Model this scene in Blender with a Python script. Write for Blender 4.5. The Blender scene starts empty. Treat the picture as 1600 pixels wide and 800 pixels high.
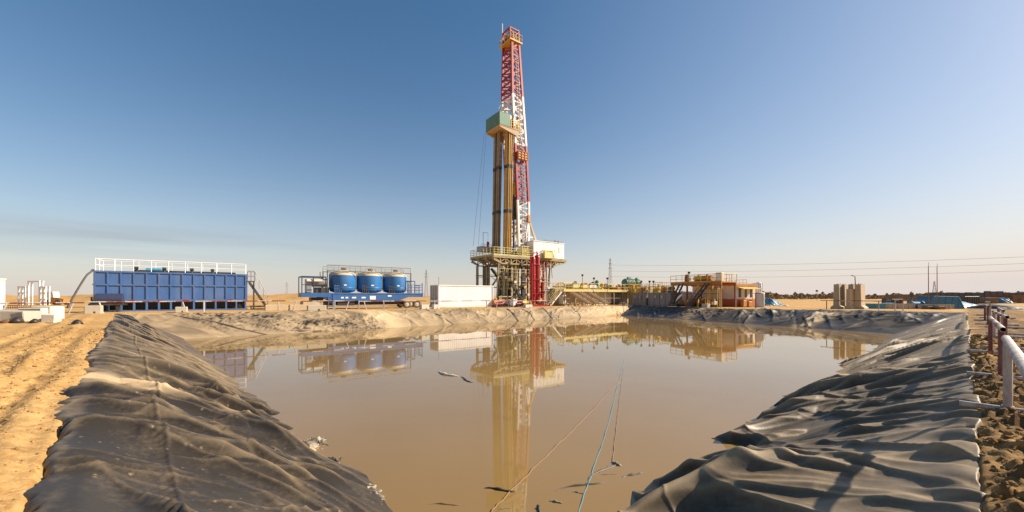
import bpy, math, random
import numpy as np
from mathutils import Vector, Matrix
random.seed(7); rng = np.random.default_rng(7)
S = bpy.context.scene
COL = S.collection
PI = math.pi
F0, HZ, HC = 608.0, 462.0, 1.6           # focal (px of 1600), horizon row, camera height
ZW = -1.3                                # water level

# ------------------------------------------------------------------ noise (numpy)
_tab = rng.permutation(1024).astype(np.int64)
_grad = rng.uniform(-1, 1, 1024)
def vnoise(x, y, seed=0):
    x = np.asarray(x, float); y = np.asarray(y, float)
    xi = np.floor(x).astype(np.int64); yi = np.floor(y).astype(np.int64)
    fx = x - xi; fy = y - yi
    ux = fx*fx*fx*(fx*(fx*6-15)+10); uy = fy*fy*fy*(fy*(fy*6-15)+10)
    def h(i, j): return _grad[_tab[(_tab[(i + seed*37) & 1023] + j) & 1023]]
    a = h(xi, yi); b = h(xi+1, yi); c = h(xi, yi+1); d = h(xi+1, yi+1)
    return (a*(1-ux)+b*ux)*(1-uy) + (c*(1-ux)+d*ux)*uy
def fbm(x, y, o=4, seed=0):
    t = 0; a = 0.5
    for k in range(o):
        t = t + a*vnoise(x*2**k+k*17.3, y*2**k-k*9.1, seed+k); a *= .5
    return t
def ridge(n, p=2.0): return np.clip(1-np.abs(n)*1.7, 0, 1)**p
def sstep(a, b, x):
    t = np.clip((x-a)/(b-a), 0, 1); return t*t*(3-2*t)

# ------------------------------------------------------------------ pit layout
C_N, C_R, C_F, C_L = [np.array(p) for p in ((-.15, -.1), (35.4, 30.4), (19.6, 62.8), (-28.5, 28.2))]
W_N, W_R, W_F, W_L = [np.array(p) for p in ((0., 3.55), (29., 29.4), (16., 57.5), (-22., 26.))]
def zg(x, y):
    x = np.asarray(x, float); y = np.asarray(y, float)
    return (.3*np.exp(-((x-C_L[0])**2+(y-C_L[1])**2)/16**2) + .3*np.exp(-((x-C_R[0])**2+(y-C_R[1])**2)/14**2)
            + .12*np.exp(-((x+12)**2+(y-46)**2)/14**2))
def G(x, y): return float(zg(x, y))
_quad = [C_N, C_R, C_F, C_L]
def din(x, y):
    d = None
    for i in range(4):
        a, b = _quad[i], _quad[(i+1) % 4]
        e = (b-a)/np.linalg.norm(b-a); n = np.array((-e[1], e[0]))
        q = (x-a[0])*n[0] + (y-a[1])*n[1]
        d = q if d is None else np.minimum(d, q)
    return d
def pt(px, D): return ((px-800)/F0*D, D)
def zpy(py, D): return HC-(py-HZ)/F0*D
AU = math.atan2(C_F[1]-C_L[1], C_F[0]-C_L[0])     # far-left bank direction
AF = math.atan2(C_R[1]-C_F[1], C_R[0]-C_F[0])     # far-right bank direction
AR = math.atan2(C_R[1]-C_N[1], C_R[0]-C_N[0])
def line_at(org, ang, off, px):
    """point where the line org + off*normal (away from the pit) + t*dir crosses the sight line of column px; returns x, y, t"""
    u = (math.cos(ang), math.sin(ang)); v = (-u[1], u[0])
    ox, oy = org[0]+off*v[0], org[1]+off*v[1]
    k = (px-800)/F0
    t = (k*oy-ox)/(u[0]-k*u[1])
    return ox+t*u[0], oy+t*u[1], t
def lf(px, off): return line_at(C_L, AU, off, px)
def fr(px, off): return line_at(C_F, AF, off, px)

# ------------------------------------------------------------------ materials
MATS = {}
def newmat(name):
    m = bpy.data.materials.new(name); m.use_nodes = True
    nt = m.node_tree; b = nt.nodes['Principled BSDF']
    return m, nt, b
def N(nt, t, **kw):
    n = nt.nodes.new(t)
    for k, v in kw.items():
        if k in n.inputs.keys() if hasattr(n, 'inputs') else False: n.inputs[k].default_value = v
        else: setattr(n, k, v)
    return n
def paint(name, col, rough=.55, metal=0., dirt=.35, dirtcol=(.30, .21, .12), scale=1.6, bump=.0, streak=True):
    """painted or bare surface with blotchy wear and dust"""
    m, nt, b = newmat(name); L = nt.links
    tc = N(nt, 'ShaderNodeTexCoord')
    n1 = N(nt, 'ShaderNodeTexNoise'); n1.inputs['Scale'].default_value = scale; n1.inputs['Detail'].default_value = 8; n1.inputs['Roughness'].default_value = .65
    mp = N(nt, 'ShaderNodeMapping'); mp.inputs['Scale'].default_value = (1, 1, .22 if streak else 1)
    L.new(tc.outputs['Object'], mp.inputs[0]); L.new(mp.outputs[0], n1.inputs['Vector'])
    r = N(nt, 'ShaderNodeMapRange'); r.inputs[1].default_value = .42; r.inputs[2].default_value = .75; r.inputs[3].default_value = .06; r.inputs[4].default_value = dirt
    L.new(n1.outputs['Fac'], r.inputs[0])
    mx = N(nt, 'ShaderNodeMix', data_type='RGBA'); mx.inputs[6].default_value = (*col, 1); mx.inputs[7].default_value = (*dirtcol, 1)
    L.new(r.outputs[0], mx.inputs[0])
    n2 = N(nt, 'ShaderNodeTexNoise'); n2.inputs['Scale'].default_value = scale*.35; n2.inputs['Detail'].default_value = 3
    L.new(tc.outputs['Object'], n2.inputs['Vector'])
    hs = N(nt, 'ShaderNodeHueSaturation'); r2 = N(nt, 'ShaderNodeMapRange'); r2.inputs[3].default_value = .8; r2.inputs[4].default_value = 1.2
    L.new(n2.outputs['Fac'], r2.inputs[0]); L.new(r2.outputs[0], hs.inputs['Value']); L.new(mx.outputs[2], hs.inputs['Color'])
    L.new(hs.outputs[0], b.inputs['Base Color'])
    b.inputs['Roughness'].default_value = rough; b.inputs['Metallic'].default_value = metal
    if bump:
        n3 = N(nt, 'ShaderNodeTexNoise'); n3.inputs['Scale'].default_value = 14; n3.inputs['Detail'].default_value = 6
        L.new(tc.outputs['Object'], n3.inputs['Vector'])
        bp = N(nt, 'ShaderNodeBump'); bp.inputs['Strength'].default_value = bump; bp.inputs['Distance'].default_value = .03
        L.new(n3.outputs['Fac'], bp.inputs['Height']); L.new(bp.outputs[0], b.inputs['Normal'])
    if name.startswith('pipe_'):
        oi = N(nt, 'ShaderNodeObjectInfo'); rv_ = N(nt, 'ShaderNodeMapRange'); rv_.inputs[3].default_value = .35; rv_.inputs[4].default_value = 1.9
        h2 = N(nt, 'ShaderNodeHueSaturation'); L.new(oi.outputs['Random'], rv_.inputs[0]); L.new(rv_.outputs[0], h2.inputs['Value']); L.new(hs.outputs[0], h2.inputs['Color']); L.new(h2.outputs[0], b.inputs['Base Color'])
    MATS[name] = m
    return m
paint('blue_tank', (.042, .12, .32), .5, dirt=.45, dirtcol=(.19, .22, .27))
paint('blue_rib', (.05, .122, .295), .5, dirt=.35, dirtcol=(.26, .26, .28))
paint('navy', (.012, .028, .085), .45, dirt=.1)
paint('silo_blue', (.008, .15, .42), .38, dirt=.38, dirtcol=(.20, .22, .25))
paint('chassis_blue', (.012, .11, .32), .4, dirt=.15)
paint('white', (.84, .82, .79), .5, dirt=.18, dirtcol=(.5, .42, .32))
paint('offwhite', (.72, .66, .56), .6, dirt=.4, dirtcol=(.45, .33, .2))
paint('rail_white', (.56, .50, .44), .6, dirt=1., dirtcol=(.20, .085, .045), scale=9)
paint('rail_red', (.15, .022, .018), .6, dirt=.6, dirtcol=(.36, .24, .18), scale=6)
paint('rust', (.22, .09, .04), .7, dirt=.5, dirtcol=(.12, .06, .03), scale=4)
paint('concrete', (.46, .40, .32), .85, dirt=.5, dirtcol=(.34, .25, .15), scale=2.5, bump=.5)
paint('pale_concrete', (.66, .60, .50), .85, dirt=.4, dirtcol=(.45, .34, .2), scale=2.5, bump=.5)
paint('wall_grey', (.085, .085, .092), .85, dirt=.5, dirtcol=(.11, .10, .095), scale=.8, bump=.4)
paint('mast_red', (.30, .012, .012), .5, dirt=.2, dirtcol=(.28, .12, .08))
paint('mast_white', (.74, .70, .66), .5, dirt=.3, dirtcol=(.45, .2, .12))
paint('vessel_red', (.34, .010, .010), .35, dirt=.15, dirtcol=(.25, .05, .03))
paint('yellow', (.68, .43, .05), .5, dirt=.35, dirtcol=(.45, .33, .2))
paint('pale_yellow', (.66, .55, .20), .5, dirt=.35, dirtcol=(.5, .4, .26))
paint('orange', (.50, .19, .03), .55, dirt=.35, dirtcol=(.4, .25, .12))
paint('rig_steel', (.40, .31, .16), .6, dirt=.5, dirtcol=(.16, .10, .05))
paint('dark_steel', (.045, .042, .040), .5, dirt=.35, dirtcol=(.18, .13, .08))
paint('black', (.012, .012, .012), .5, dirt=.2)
paint('pipe_gold', (.58, .34, .09), .5, metal=.2, dirt=.5, dirtcol=(.16, .09, .03), scale=2)
paint('pipe_dark', (.30, .22, .12), .5, metal=.2, dirt=.5, dirtcol=(.05, .04, .03), scale=2)
paint('green', (.08, .20, .13), .55, dirt=.3, dirtcol=(.25, .24, .16))
paint('motor_green', (.02, .20, .10), .45, dirt=.2)
paint('teal', (.01, .22, .34), .5, dirt=.25, dirtcol=(.3, .3, .26))
paint('tarp_blue', (.006, .13, .24), .5, dirt=.2, dirtcol=(.35, .35, .33), streak=False)
paint('grey_tank', (.24, .23, .23), .6, dirt=.5, dirtcol=(.32, .27, .21))
paint('tan', (.55, .42, .27), .8, dirt=.5, dirtcol=(.38, .26, .14), bump=.3)
paint('red_cabin', (.48, .10, .035), .55, dirt=.25)
paint('cabin_white', (.66, .60, .55), .55, dirt=.25, dirtcol=(.5, .4, .3))
paint('tyre', (.022, .020, .018), .85, dirt=.6, dirtcol=(.34, .24, .14))
paint('dusty_cap', (.58, .47, .34), .9, dirt=.5, dirtcol=(.42, .33, .22))
paint('rope_teal', (.03, .22, .27), .6, dirt=.3, dirtcol=(.5, .45, .35), scale=6)
paint('rope_brown', (.22, .13, .06), .8, dirt=.3)
paint('glass', (.02, .025, .03), .08, dirt=.1)
paint('brown_shed', (.20, .13, .09), .8, dirt=.4)
paint('galv', (.36, .36, .36), .45, metal=.5, dirt=.4)
paint('wire', (.26, .25, .25), .6)
paint('scrap', (.40, .33, .24), .5, dirt=1., dirtcol=(.04, .035, .03), scale=7, bump=.6, streak=False)
M = MATS

# ground -----------------------------------------------------------
def ground_mat():
    m, nt, b = newmat('desert_sand'); L = nt.links
    tc = N(nt, 'ShaderNodeTexCoord')
    at = N(nt, 'ShaderNodeAttribute', attribute_name='soil_shade')
    n1 = N(nt, 'ShaderNodeTexNoise'); n1.inputs['Scale'].default_value = .35; n1.inputs['Detail'].default_value = 9; n1.inputs['Roughness'].default_value = .62
    n2 = N(nt, 'ShaderNodeTexNoise'); n2.inputs['Scale'].default_value = 6; n2.inputs['Detail'].default_value = 8; n2.inputs['Roughness'].default_value = .7
    for n in (n1, n2): L.new(tc.outputs['Object'], n.inputs['Vector'])
    r1 = N(nt, 'ShaderNodeValToRGB'); e = r1.color_ramp.elements
    e[0].position = .36; e[0].color = (.44, .23, .068, 1); e[1].position = .66; e[1].color = (.64, .38, .145, 1)
    L.new(n1.outputs['Fac'], r1.inputs[0])
    r2 = N(nt, 'ShaderNodeValToRGB'); e = r2.color_ramp.elements
    e[0].position = .36; e[0].color = (.22, .11, .036, 1); e[1].position = .60; e[1].color = (.64, .40, .165, 1)
    L.new(n2.outputs['Fac'], r2.inputs[0])
    mx = N(nt, 'ShaderNodeMix', data_type='RGBA'); mx.inputs[0].default_value = .5
    L.new(r1.outputs[0], mx.inputs[6]); L.new(r2.outputs[0], mx.inputs[7])
    dk = N(nt, 'ShaderNodeMix', data_type='RGBA'); dk.inputs[7].default_value = (.12, .066, .028, 1)  # dark soil tone that also carries the painted shade among clods
    L.new(mx.outputs[2], dk.inputs[6]); L.new(at.outputs['Fac'], dk.inputs[0])
    L.new(dk.outputs[2], b.inputs['Base Color']); b.inputs['Roughness'].default_value = .95
    b.inputs['Specular IOR Level'].default_value = .15
    n3 = N(nt, 'ShaderNodeTexNoise'); n3.inputs['Scale'].default_value = 22; n3.inputs['Detail'].default_value = 9; n3.inputs['Roughness'].default_value = .7
    L.new(tc.outputs['Object'], n3.inputs['Vector'])
    bp = N(nt, 'ShaderNodeBump'); bp.inputs['Strength'].default_value = .75; bp.inputs['Distance'].default_value = .035
    L.new(n3.outputs['Fac'], bp.inputs['Height']); L.new(bp.outputs[0], b.inputs['Normal'])
    M['sand'] = m
ground_mat()
def liner_mat():
    m, nt, b = newmat('dusty_liner'); L = nt.links
    tc = N(nt, 'ShaderNodeTexCoord')
    at = N(nt, 'ShaderNodeAttribute', attribute_name='dust')  # dust cover, with fold-crest highlights painted in
    n1 = N(nt, 'ShaderNodeTexNoise'); n1.inputs['Scale'].default_value = 1.3; n1.inputs['Detail'].default_value = 10; n1.inputs['Roughness'].default_value = .68
    n2 = N(nt, 'ShaderNodeTexNoise'); n2.inputs['Scale'].default_value = 14; n2.inputs['Detail'].default_value = 8; n2.inputs['Roughness'].default_value = .7
    for n in (n1, n2): L.new(tc.outputs['Object'], n.inputs['Vector'])
    a1 = N(nt, 'ShaderNodeMath', operation='MULTIPLY_ADD'); a1.inputs[1].default_value = .36; a1.inputs[2].default_value = -.18
    L.new(n1.outputs['Fac'], a1.inputs[0])
    a2 = N(nt, 'ShaderNodeMath', operation='MULTIPLY_ADD'); a2.inputs[1].default_value = .26; a2.inputs[2].default_value = -.13
    L.new(n2.outputs['Fac'], a2.inputs[0])
    s1 = N(nt, 'ShaderNodeMath', operation='ADD'); L.new(a1.outputs[0], s1.inputs[0]); L.new(a2.outputs[0], s1.inputs[1])
    s2 = N(nt, 'ShaderNodeMath', operation='ADD', use_clamp=True); L.new(s1.outputs[0], s2.inputs[0]); L.new(at.outputs['Fac'], s2.inputs[1])
    mx = N(nt, 'ShaderNodeMix', data_type='RGBA'); mx.inputs[6].default_value = (.040, .031, .022, 1); mx.inputs[7].default_value = (.60, .42, .235, 1)
    L.new(s2.outputs[0], mx.inputs[0]); L.new(mx.outputs[2], b.inputs['Base Color'])
    rr = N(nt, 'ShaderNodeMapRange'); rr.inputs[3].default_value = .43; rr.inputs[4].default_value = .85; b.inputs['Specular IOR Level'].default_value = .34
    L.new(s2.outputs[0], rr.inputs[0]); L.new(rr.outputs[0], b.inputs['Roughness'])
    bp = N(nt, 'ShaderNodeBump'); bp.inputs['Strength'].default_value = .18; bp.inputs['Distance'].default_value = .02
    L.new(n2.outputs['Fac'], bp.inputs['Height']); L.new(bp.outputs[0], b.inputs['Normal'])
    M['liner'] = m
liner_mat()
def water_mat():
    m, nt, b = newmat('muddy_water'); L = nt.links
    tc = N(nt, 'ShaderNodeTexCoord')
    n0 = N(nt, 'ShaderNodeTexNoise'); n0.inputs['Scale'].default_value = .12; n0.inputs['Detail'].default_value = 4
    L.new(tc.outputs['Object'], n0.inputs['Vector'])
    r = N(nt, 'ShaderNodeValToRGB'); e = r.color_ramp.elements
    e[0].position = .3; e[0].color = (.245, .145, .046, 1); e[1].position = .7; e[1].color = (.295, .182, .068, 1)
    L.new(n0.outputs['Fac'], r.inputs[0]); L.new(r.outputs[0], b.inputs['Base Color'])
    b.inputs['Roughness'].default_value = .025; b.inputs['IOR'].default_value = 1.48
    n1 = N(nt, 'ShaderNodeTexNoise'); n1.inputs['Scale'].default_value = 1.1; n1.inputs['Detail'].default_value = 3
    n2 = N(nt, 'ShaderNodeTexNoise'); n2.inputs['Scale'].default_value = 5; n2.inputs['Detail'].default_value = 2
    for n in (n1, n2): L.new(tc.outputs['Object'], n.inputs['Vector'])
    ad = N(nt, 'ShaderNodeMath', operation='MULTIPLY_ADD'); ad.inputs[1].default_value = .18
    L.new(n2.outputs['Fac'], ad.inputs[0]); L.new(n1.outputs['Fac'], ad.inputs[2])
    bp = N(nt, 'ShaderNodeBump'); bp.inputs['Strength'].default_value = .16; bp.inputs['Distance'].default_value = .006
    L.new(ad.outputs[0], bp.inputs['Height']); L.new(bp.outputs[0], b.inputs['Normal'])
    M['water'] = m
water_mat()
def leaf_mat():
    m, nt, b = newmat('scrub_leaf'); L = nt.links
    tc = N(nt, 'ShaderNodeTexCoord'); n = N(nt, 'ShaderNodeTexNoise'); n.inputs['Scale'].default_value = .25; n.inputs['Detail'].default_value = 5
    L.new(tc.outputs['Object'], n.inputs['Vector'])
    r = N(nt, 'ShaderNodeValToRGB'); e = r.color_ramp.elements
    e[0].position = .35; e[0].color = (.11, .075, .035, 1); e[1].position = .65; e[1].color = (.26, .17, .08, 1)
    L.new(n.outputs['Fac'], r.inputs[0]); L.new(r.outputs[0], b.inputs['Base Color']); b.inputs['Roughness'].default_value = .9
    M['leaf'] = m
leaf_mat()

# ------------------------------------------------------------------ mesh builder
class MB:
    def __init__(s): s.v = []; s.f = []; s.m = []; s.s = []
    def add(s, vs, fs, mi=0, sm=False):
        o = len(s.v); s.v.extend([tuple(p) for p in vs])
        for f in fs: s.f.append(tuple(i+o for i in f)); s.m.append(mi); s.s.append(sm)
        return s
    def box(s, c, d, mi=0, rz=0.):
        cx, cy, cz = c; x, y, z = d[0]/2, d[1]/2, d[2]/2
        ca, sa = math.cos(rz), math.sin(rz)
        vs = []
        for k in (-z, z):
            for (i, j) in ((-x, -y), (x, -y), (x, y), (-x, y)): vs.append((cx+i*ca-j*sa, cy+i*sa+j*ca, cz+k))
        return s.add(vs, [(3,2,1,0),(4,5,6,7),(0,1,5,4),(1,2,6,5),(2,3,7,6),(3,0,4,7)], mi)
    def bbox(s, x0, x1, y0, y1, z0, z1, mi=0): return s.box(((x0+x1)/2, (y0+y1)/2, (z0+z1)/2), (x1-x0, y1-y0, z1-z0), mi)
    def bevbox(s, x0, x1, y0, y1, z0, z1, b=.03, mi=0):
        """box with chamfered edges"""
        vs = []; idx = {}
        for a in (0, 1):
            for c in (0, 1):
                for e in (0, 1):
                    X = (x0, x1)[a]; Y = (y0, y1)[c]; Z = (z0, z1)[e]
                    sx, sy, sz = (1, -1)[a]*b, (1, -1)[c]*b, (1, -1)[e]*b
                    for k, p in enumerate(((X, Y+sy, Z+sz), (X+sx, Y, Z+sz), (X+sx, Y+sy, Z))):
                        idx[(a, c, e, k)] = len(vs); vs.append(p)
        fs = []
        q = ((0,0),(1,0),(1,1),(0,1))
        for a in (0, 1):
            f = [idx[(a, i, j, 0)] for i, j in q]; fs.append(f if a else f[::-1])
            f = [idx[(i, a, j, 1)] for i, j in q]; fs.append(f[::-1] if a else f)
            f = [idx[(i, j, a, 2)] for i, j in q]; fs.append(f if a else f[::-1])
        for i in (0, 1):
            for j in (0, 1):
                fs.append([idx[(0,i,j,1)], idx[(1,i,j,1)], idx[(1,i,j,2)], idx[(0,i,j,2)]])
                fs.append([idx[(i,0,j,0)], idx[(i,1,j,0)], idx[(i,1,j,2)], idx[(i,0,j,2)]])
                fs.append([idx[(i,j,0,0)], idx[(i,j,1,0)], idx[(i,j,1,1)], idx[(i,j,0,1)]])
                for k in (0, 1): fs.append([idx[(i,j,k,0)], idx[(i,j,k,1)], idx[(i,j,k,2)]])
        return s.add(vs, fs, mi)
    def bar(s, p, q, w, h=None, mi=0):
        h = h or w; p = Vector(p); q = Vector(q); d = (q-p).normalized()
        up = Vector((0, 0, 1)) if abs(d.z) < .95 else Vector((1, 0, 0))
        a = d.cross(up).normalized()*w/2; b = a.cross(d).normalized()*h/2
        vs = [p-a-b, p+a-b, p+a+b, p-a+b, q-a-b, q+a-b, q+a+b, q-a+b]
        return s.add(vs, [(3,2,1,0),(4,5,6,7),(0,1,5,4),(1,2,6,5),(2,3,7,6),(3,0,4,7)], mi)
    def tube(s, p, q, r, n=8, mi=0, r2=None, cap=True, mid=None):
        p = Vector(p); q = Vector(q); d = (q-p).normalized(); r2 = r if r2 is None else r2
        up = Vector((0, 0, 1)) if abs(d.z) < .95 else Vector((1, 0, 0))
        a = d.cross(up).normalized(); b = a.cross(d).normalized()
        vs = [p+(a*math.cos(t)+b*math.sin(t))*r for t in [2*PI*i/n for i in range(n)]]
        vs += [q+(a*math.cos(t)+b*math.sin(t))*r2 for t in [2*PI*i/n for i in range(n)]]
        s.add(vs, [(i, (i+1) % n, n+(i+1) % n, n+i) for i in range(n)], mi, True)
        if cap: s.add(vs, [tuple(range(n))[::-1], tuple(range(n, 2*n))], mi)
        return s
    def poly(s, pts, r, n=6, mi=0):
        """round tube swept along a polyline"""
        P = [Vector(p) for p in pts]; rings = []
        a = None
        for i, p in enumerate(P):
            d = (P[min(i+1, len(P)-1)]-P[max(i-1, 0)]).normalized()
            if a is None:
                up = Vector((0, 0, 1)) if abs(d.z) < .9 else Vector((1, 0, 0)); a = d.cross(up).normalized()
            else: a = (a-d*a.dot(d)).normalized()
            b = d.cross(a)
            rr = r(i/(len(P)-1)) if callable(r) else r
            rings.append([p+(a*math.cos(t)+b*math.sin(t))*rr for t in [2*PI*k/n for k in range(n)]])
        vs = [v for R in rings for v in R]
        fs = [(i*n+k, i*n+(k+1) % n, (i+1)*n+(k+1) % n, (i+1)*n+k) for i in range(len(P)-1) for k in range(n)]
        s.add(vs, fs, mi, True)
        s.add(rings[0], [tuple(range(n))], mi); s.add(rings[-1], [tuple(range(n))[::-1]], mi)
        return s
    def lathe(s, prof, c=(0, 0, 0), n=24, mi=0, cap=True):
        vs = []; k = len(prof)
        for (r, z) in prof:
            for i in range(n): vs.append((c[0]+r*math.cos(2*PI*i/n), c[1]+r*math.sin(2*PI*i/n), c[2]+z))
        s.add(vs, [(j*n+i, j*n+(i+1) % n, (j+1)*n+(i+1) % n, (j+1)*n+i) for j in range(k-1) for i in range(n)], mi, True)
        if cap: s.add(vs, [tuple(range(n))[::-1], tuple((k-1)*n+i for i in range(n))], mi)
        return s
    def prism(s, poly, y0, y1, mi=0):
        """outline in x-z, extruded along y"""
        n = len(poly); vs = [(x, y0, z) for x, z in poly]+[(x, y1, z) for x, z in poly]
        return s.add(vs, [tuple(range(n)), tuple(range(2*n-1, n-1, -1))]+[(i, n+i, n+(i+1) % n, (i+1) % n) for i in range(n)], mi)
    def rail(s, p, q, h, n, r=.025, mids=(.5,), mi=0, skirt=False):
        """handrail between two points: n posts, top rail, mid rails"""
        p = Vector(p); q = Vector(q); H = Vector((0, 0, h))
        for i in range(n):
            t = i/(n-1); a = p.lerp(q, t); s.tube(a, a+H, r, 6, mi)
        s.tube(p+H, q+H, r, 6, mi)
        for m_ in mids: s.tube(p+H*m_, q+H*m_, r*.8, 6, mi)
        if skirt: s.bar(p+Vector((0,0,.07)), q+Vector((0,0,.07)), .015, .14, mi)
        return s
    def frame(s, x0, x1, y0, y1, z0, z1, w, mi=0):
        for y in (y0, y1):
            for z in (z0, z1): s.bar((x0-w/2, y, z), (x1+w/2, y, z), w, None, mi)
            for x in (x0, x1): s.bar((x, y, z0+w/2), (x, y, z1-w/2), w*.96, None, mi)
        for x in (x0, x1):
            for z in (z0, z1): s.bar((x, y0+w/2, z), (x, y1-w/2, z), w*.94, None, mi)
        return s
    def build(s, name, mats, parent=None, loc=None, rz=0.):
        me = bpy.data.meshes.new(name); me.from_pydata(s.v, [], s.f)
        for mm in (mats if isinstance(mats, (list, tuple)) else [mats]): me.materials.append(M[mm])
        me.polygons.foreach_set('material_index', s.m); me.polygons.foreach_set('use_smooth', s.s); me.update()
        o = bpy.data.objects.new(name, me); COL.objects.link(o)
        if parent is not None: o.parent = parent
        if loc is not None: o.location = loc
        if rz: o.rotation_euler[2] = rz
        return o
def tag(o, label=None, cat=None, group=None, kind=None):
    if label: o['label'] = label
    if cat: o['category'] = cat
    if group: o['group'] = group
    if kind: o['kind'] = kind
    return o
def thing(name, label, cat, loc=(0, 0, 0), rz=0., group=None):
    o = bpy.data.objects.new(name, None); COL.objects.link(o); o.empty_display_size = .3
    o.location = loc; o.rotation_euler[2] = rz
    return tag(o, label, cat, group)
def copy_thing(src, loc, rz, label=None, scale=None):
    r = src.copy(); COL.objects.link(r); r.location = loc; r.rotation_euler[2] = rz
    if label: r['label'] = label
    if scale: r.scale = scale
    for c in list(src.children):
        d = c.copy(); COL.objects.link(d); d.parent = r
        for g in list(c.children):
            e = g.copy(); COL.objects.link(e); e.parent = d
    return r
def gridmesh(name, X, Y, Z, mat, attr=None, smooth=True, flip=False):
    n, k = X.shape
    me = bpy.data.meshes.new(name)
    co = np.stack([X, Y, Z], -1).reshape(-1, 3).astype(np.float32)
    i = np.arange(n-1)[:, None]*k; j = np.arange(k-1)[None, :]
    a = (i+j); q = np.stack([a, a+1, a+k+1, a+k], -1).reshape(-1, 4)
    if flip: q = q[:, ::-1]
    me.vertices.add(len(co)); me.vertices.foreach_set('co', co.ravel())
    me.loops.add(q.size); me.loops.foreach_set('vertex_index', q.ravel().astype(np.int32))
    me.polygons.add(len(q)); me.polygons.foreach_set('loop_start', np.arange(0, q.size, 4, dtype=np.int32))
    me.polygons.foreach_set('loop_total', np.full(len(q), 4, np.int32))
    me.update(calc_edges=True)
    me.polygons.foreach_set('use_smooth', np.full(len(q), smooth, bool))
    if attr:
        for an, av in attr.items():
            A = me.attributes.new(an, 'FLOAT', 'POINT'); A.data.foreach_set('value', np.asarray(av, np.float32).ravel())
    me.materials.append(M[mat])
    o = bpy.data.objects.new(name, me); COL.objects.link(o)
    return o

# ================================================================== TERRAIN
u_r = np.array((math.cos(AR), math.sin(AR))); n_r = np.array((-u_r[1], u_r[0]))
def terrain_h(x, y):
    d = din(x, y); out = -d
    r = np.hypot(x, y)
    base = zg(x, y)
    near = np.clip(1-r/60, 0.08, 1)
    # rough strip between liner and rail on the right
    sR = (x-C_N[0])*u_r[0]+(y-C_N[1])*u_r[1]; oR = -((x-C_N[0])*n_r[0]+(y-C_N[1])*n_r[1])
    right = sstep(-.2, .4, oR)*(1-sstep(3.2, 4.6, oR))*sstep(-1, 1, sR)*(x > 0)
    left = (x < 0)*sstep(.0, .4, out)
    h = base + .03*fbm(x*.5, y*.5, 3, 3)*near + .045*fbm(x*2.1, y*2.1, 4, 8)*near*(.6+1.6*right)
    clod = np.clip(vnoise(x*5.5, y*5.5, 21)*.7+vnoise(x*11, y*11, 22)*.5-.12, 0, 1)
    rimf = np.where(x > 0, sstep(.08, .28, out), sstep(.20, .60, out))
    h = base+(h-base)*(.25+.75*rimf)
    h = h + clod*(.03+.22*right)*near*rimf + left*rimf*near*np.exp(-((out-1.3)/1.1)**2)*(.06*np.clip(fbm(x*3.2, y*3.2, 4, 44)+.1, 0, 1)+.05*fbm(x*9, y*9, 3, 45))*sstep(.4, .9, out)
    h = h + right*(.12*fbm(x*1.3, y*1.3, 4, 31)+.10*fbm(x*6, y*6, 4, 33)+.03)*near*rimf - .30*(1-np.where(x > 0, sstep(.0, .14, out), sstep(.22, .40, out)))*(out > -.3)*np.clip(near*1.3, .3, 1)
    # wheel ruts and a churned ridge that follow the left bank
    uL = (C_L-C_N)/np.linalg.norm(C_L-C_N); nL = np.array((-uL[1], uL[0]))   # nL points away from pit
    oL = (x-C_N[0])*nL[0]+(y-C_N[1])*nL[1]; sL = (x-C_N[0])*uL[0]+(y-C_N[1])*uL[1]
    wob = .25*fbm(sL*.25, sL*0+3.3, 2, 5)
    churn = np.exp(-((oL-1.35-wob*2)/.7)**2)*(x < 0)*near*sstep(.45, 1.1, out)
    h = h + churn*(.20*np.clip(fbm(x*4.5, y*4.5, 4, 41)+.12, 0, 1)+.02)
    for c in (1.02, 2.45, 4.3):
        h = h - .12*np.exp(-((oL-c-wob*(c > 2))/(.20 if c > 2 else .12))**2)*(x < 0)*near*(.6+.5*np.sin(sL*22)*(np.abs(oL-c-wob) < .2))
        h = h + .075*np.exp(-((np.abs(oL-c-wob)-.36)/.14)**2)*(x < 0)*near
    # keep the far rim tidy
    h = np.where((r > 24) & (out < 1.2), base-.05*(1-np.clip(out/1.2, 0, 1)), h)
    # distant swell
    h = h + np.clip((r-140)/400, 0, 1)*1.3*fbm(x*.008, y*.008, 3, 50)
    # pit
    inn = np.clip((d+.05)/.35, 0, 1)
    pit = base - .30*inn - .42*np.clip(d, 0, None)
    h = np.where(d > -.05, np.minimum(h-.3*inn, np.maximum(pit, -2.7)), h)
    soil_shade = np.clip(right*(.72+.9*fbm(x*1.7, y*1.7, 4, 61)) + churn*.25*np.clip(.5+fbm(x*2, y*2, 3, 62), 0, 1), 0, .85)
    # right strip: dark soil with clod shade painted in; churned ridge slightly darker
    return h, soil_shade
az = np.concatenate([np.linspace(-180, -106, 40), np.linspace(-105, 105, 900), np.linspace(106, 180, 40)])*PI/180
rr = [.35]
while rr[-1] < 22: rr.append(rr[-1]*1.0062+.002)
while rr[-1] < 80: rr.append(rr[-1]*1.0115+.003)
while rr[-1] < 4500: rr.append(rr[-1]*1.06)
rr = np.array(rr)
A_, R_ = np.meshgrid(az, rr)
X = R_*np.sin(A_); Y = R_*np.cos(A_)-.3
H, SHD = terrain_h(X, Y)
g = gridmesh('desert_ground', X, Y, H, 'sand', {'soil_shade': SHD}, flip=True)
tag(g, 'ochre desert ground of churned sand with wheel ruts', None, None, 'structure')

# water -------------------------------------------------------------
wb = MB(); k = .30
wb.add([(*(W+(C-W)*k), ZW) for W, C in ((W_N, C_N), (W_R, C_R), (W_F, C_F), (W_L, C_L))], [(0, 1, 2, 3)])
tag(wb.build('pond_water', 'water'), 'still muddy brown water filling the lined pit', None, None, 'structure')

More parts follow.
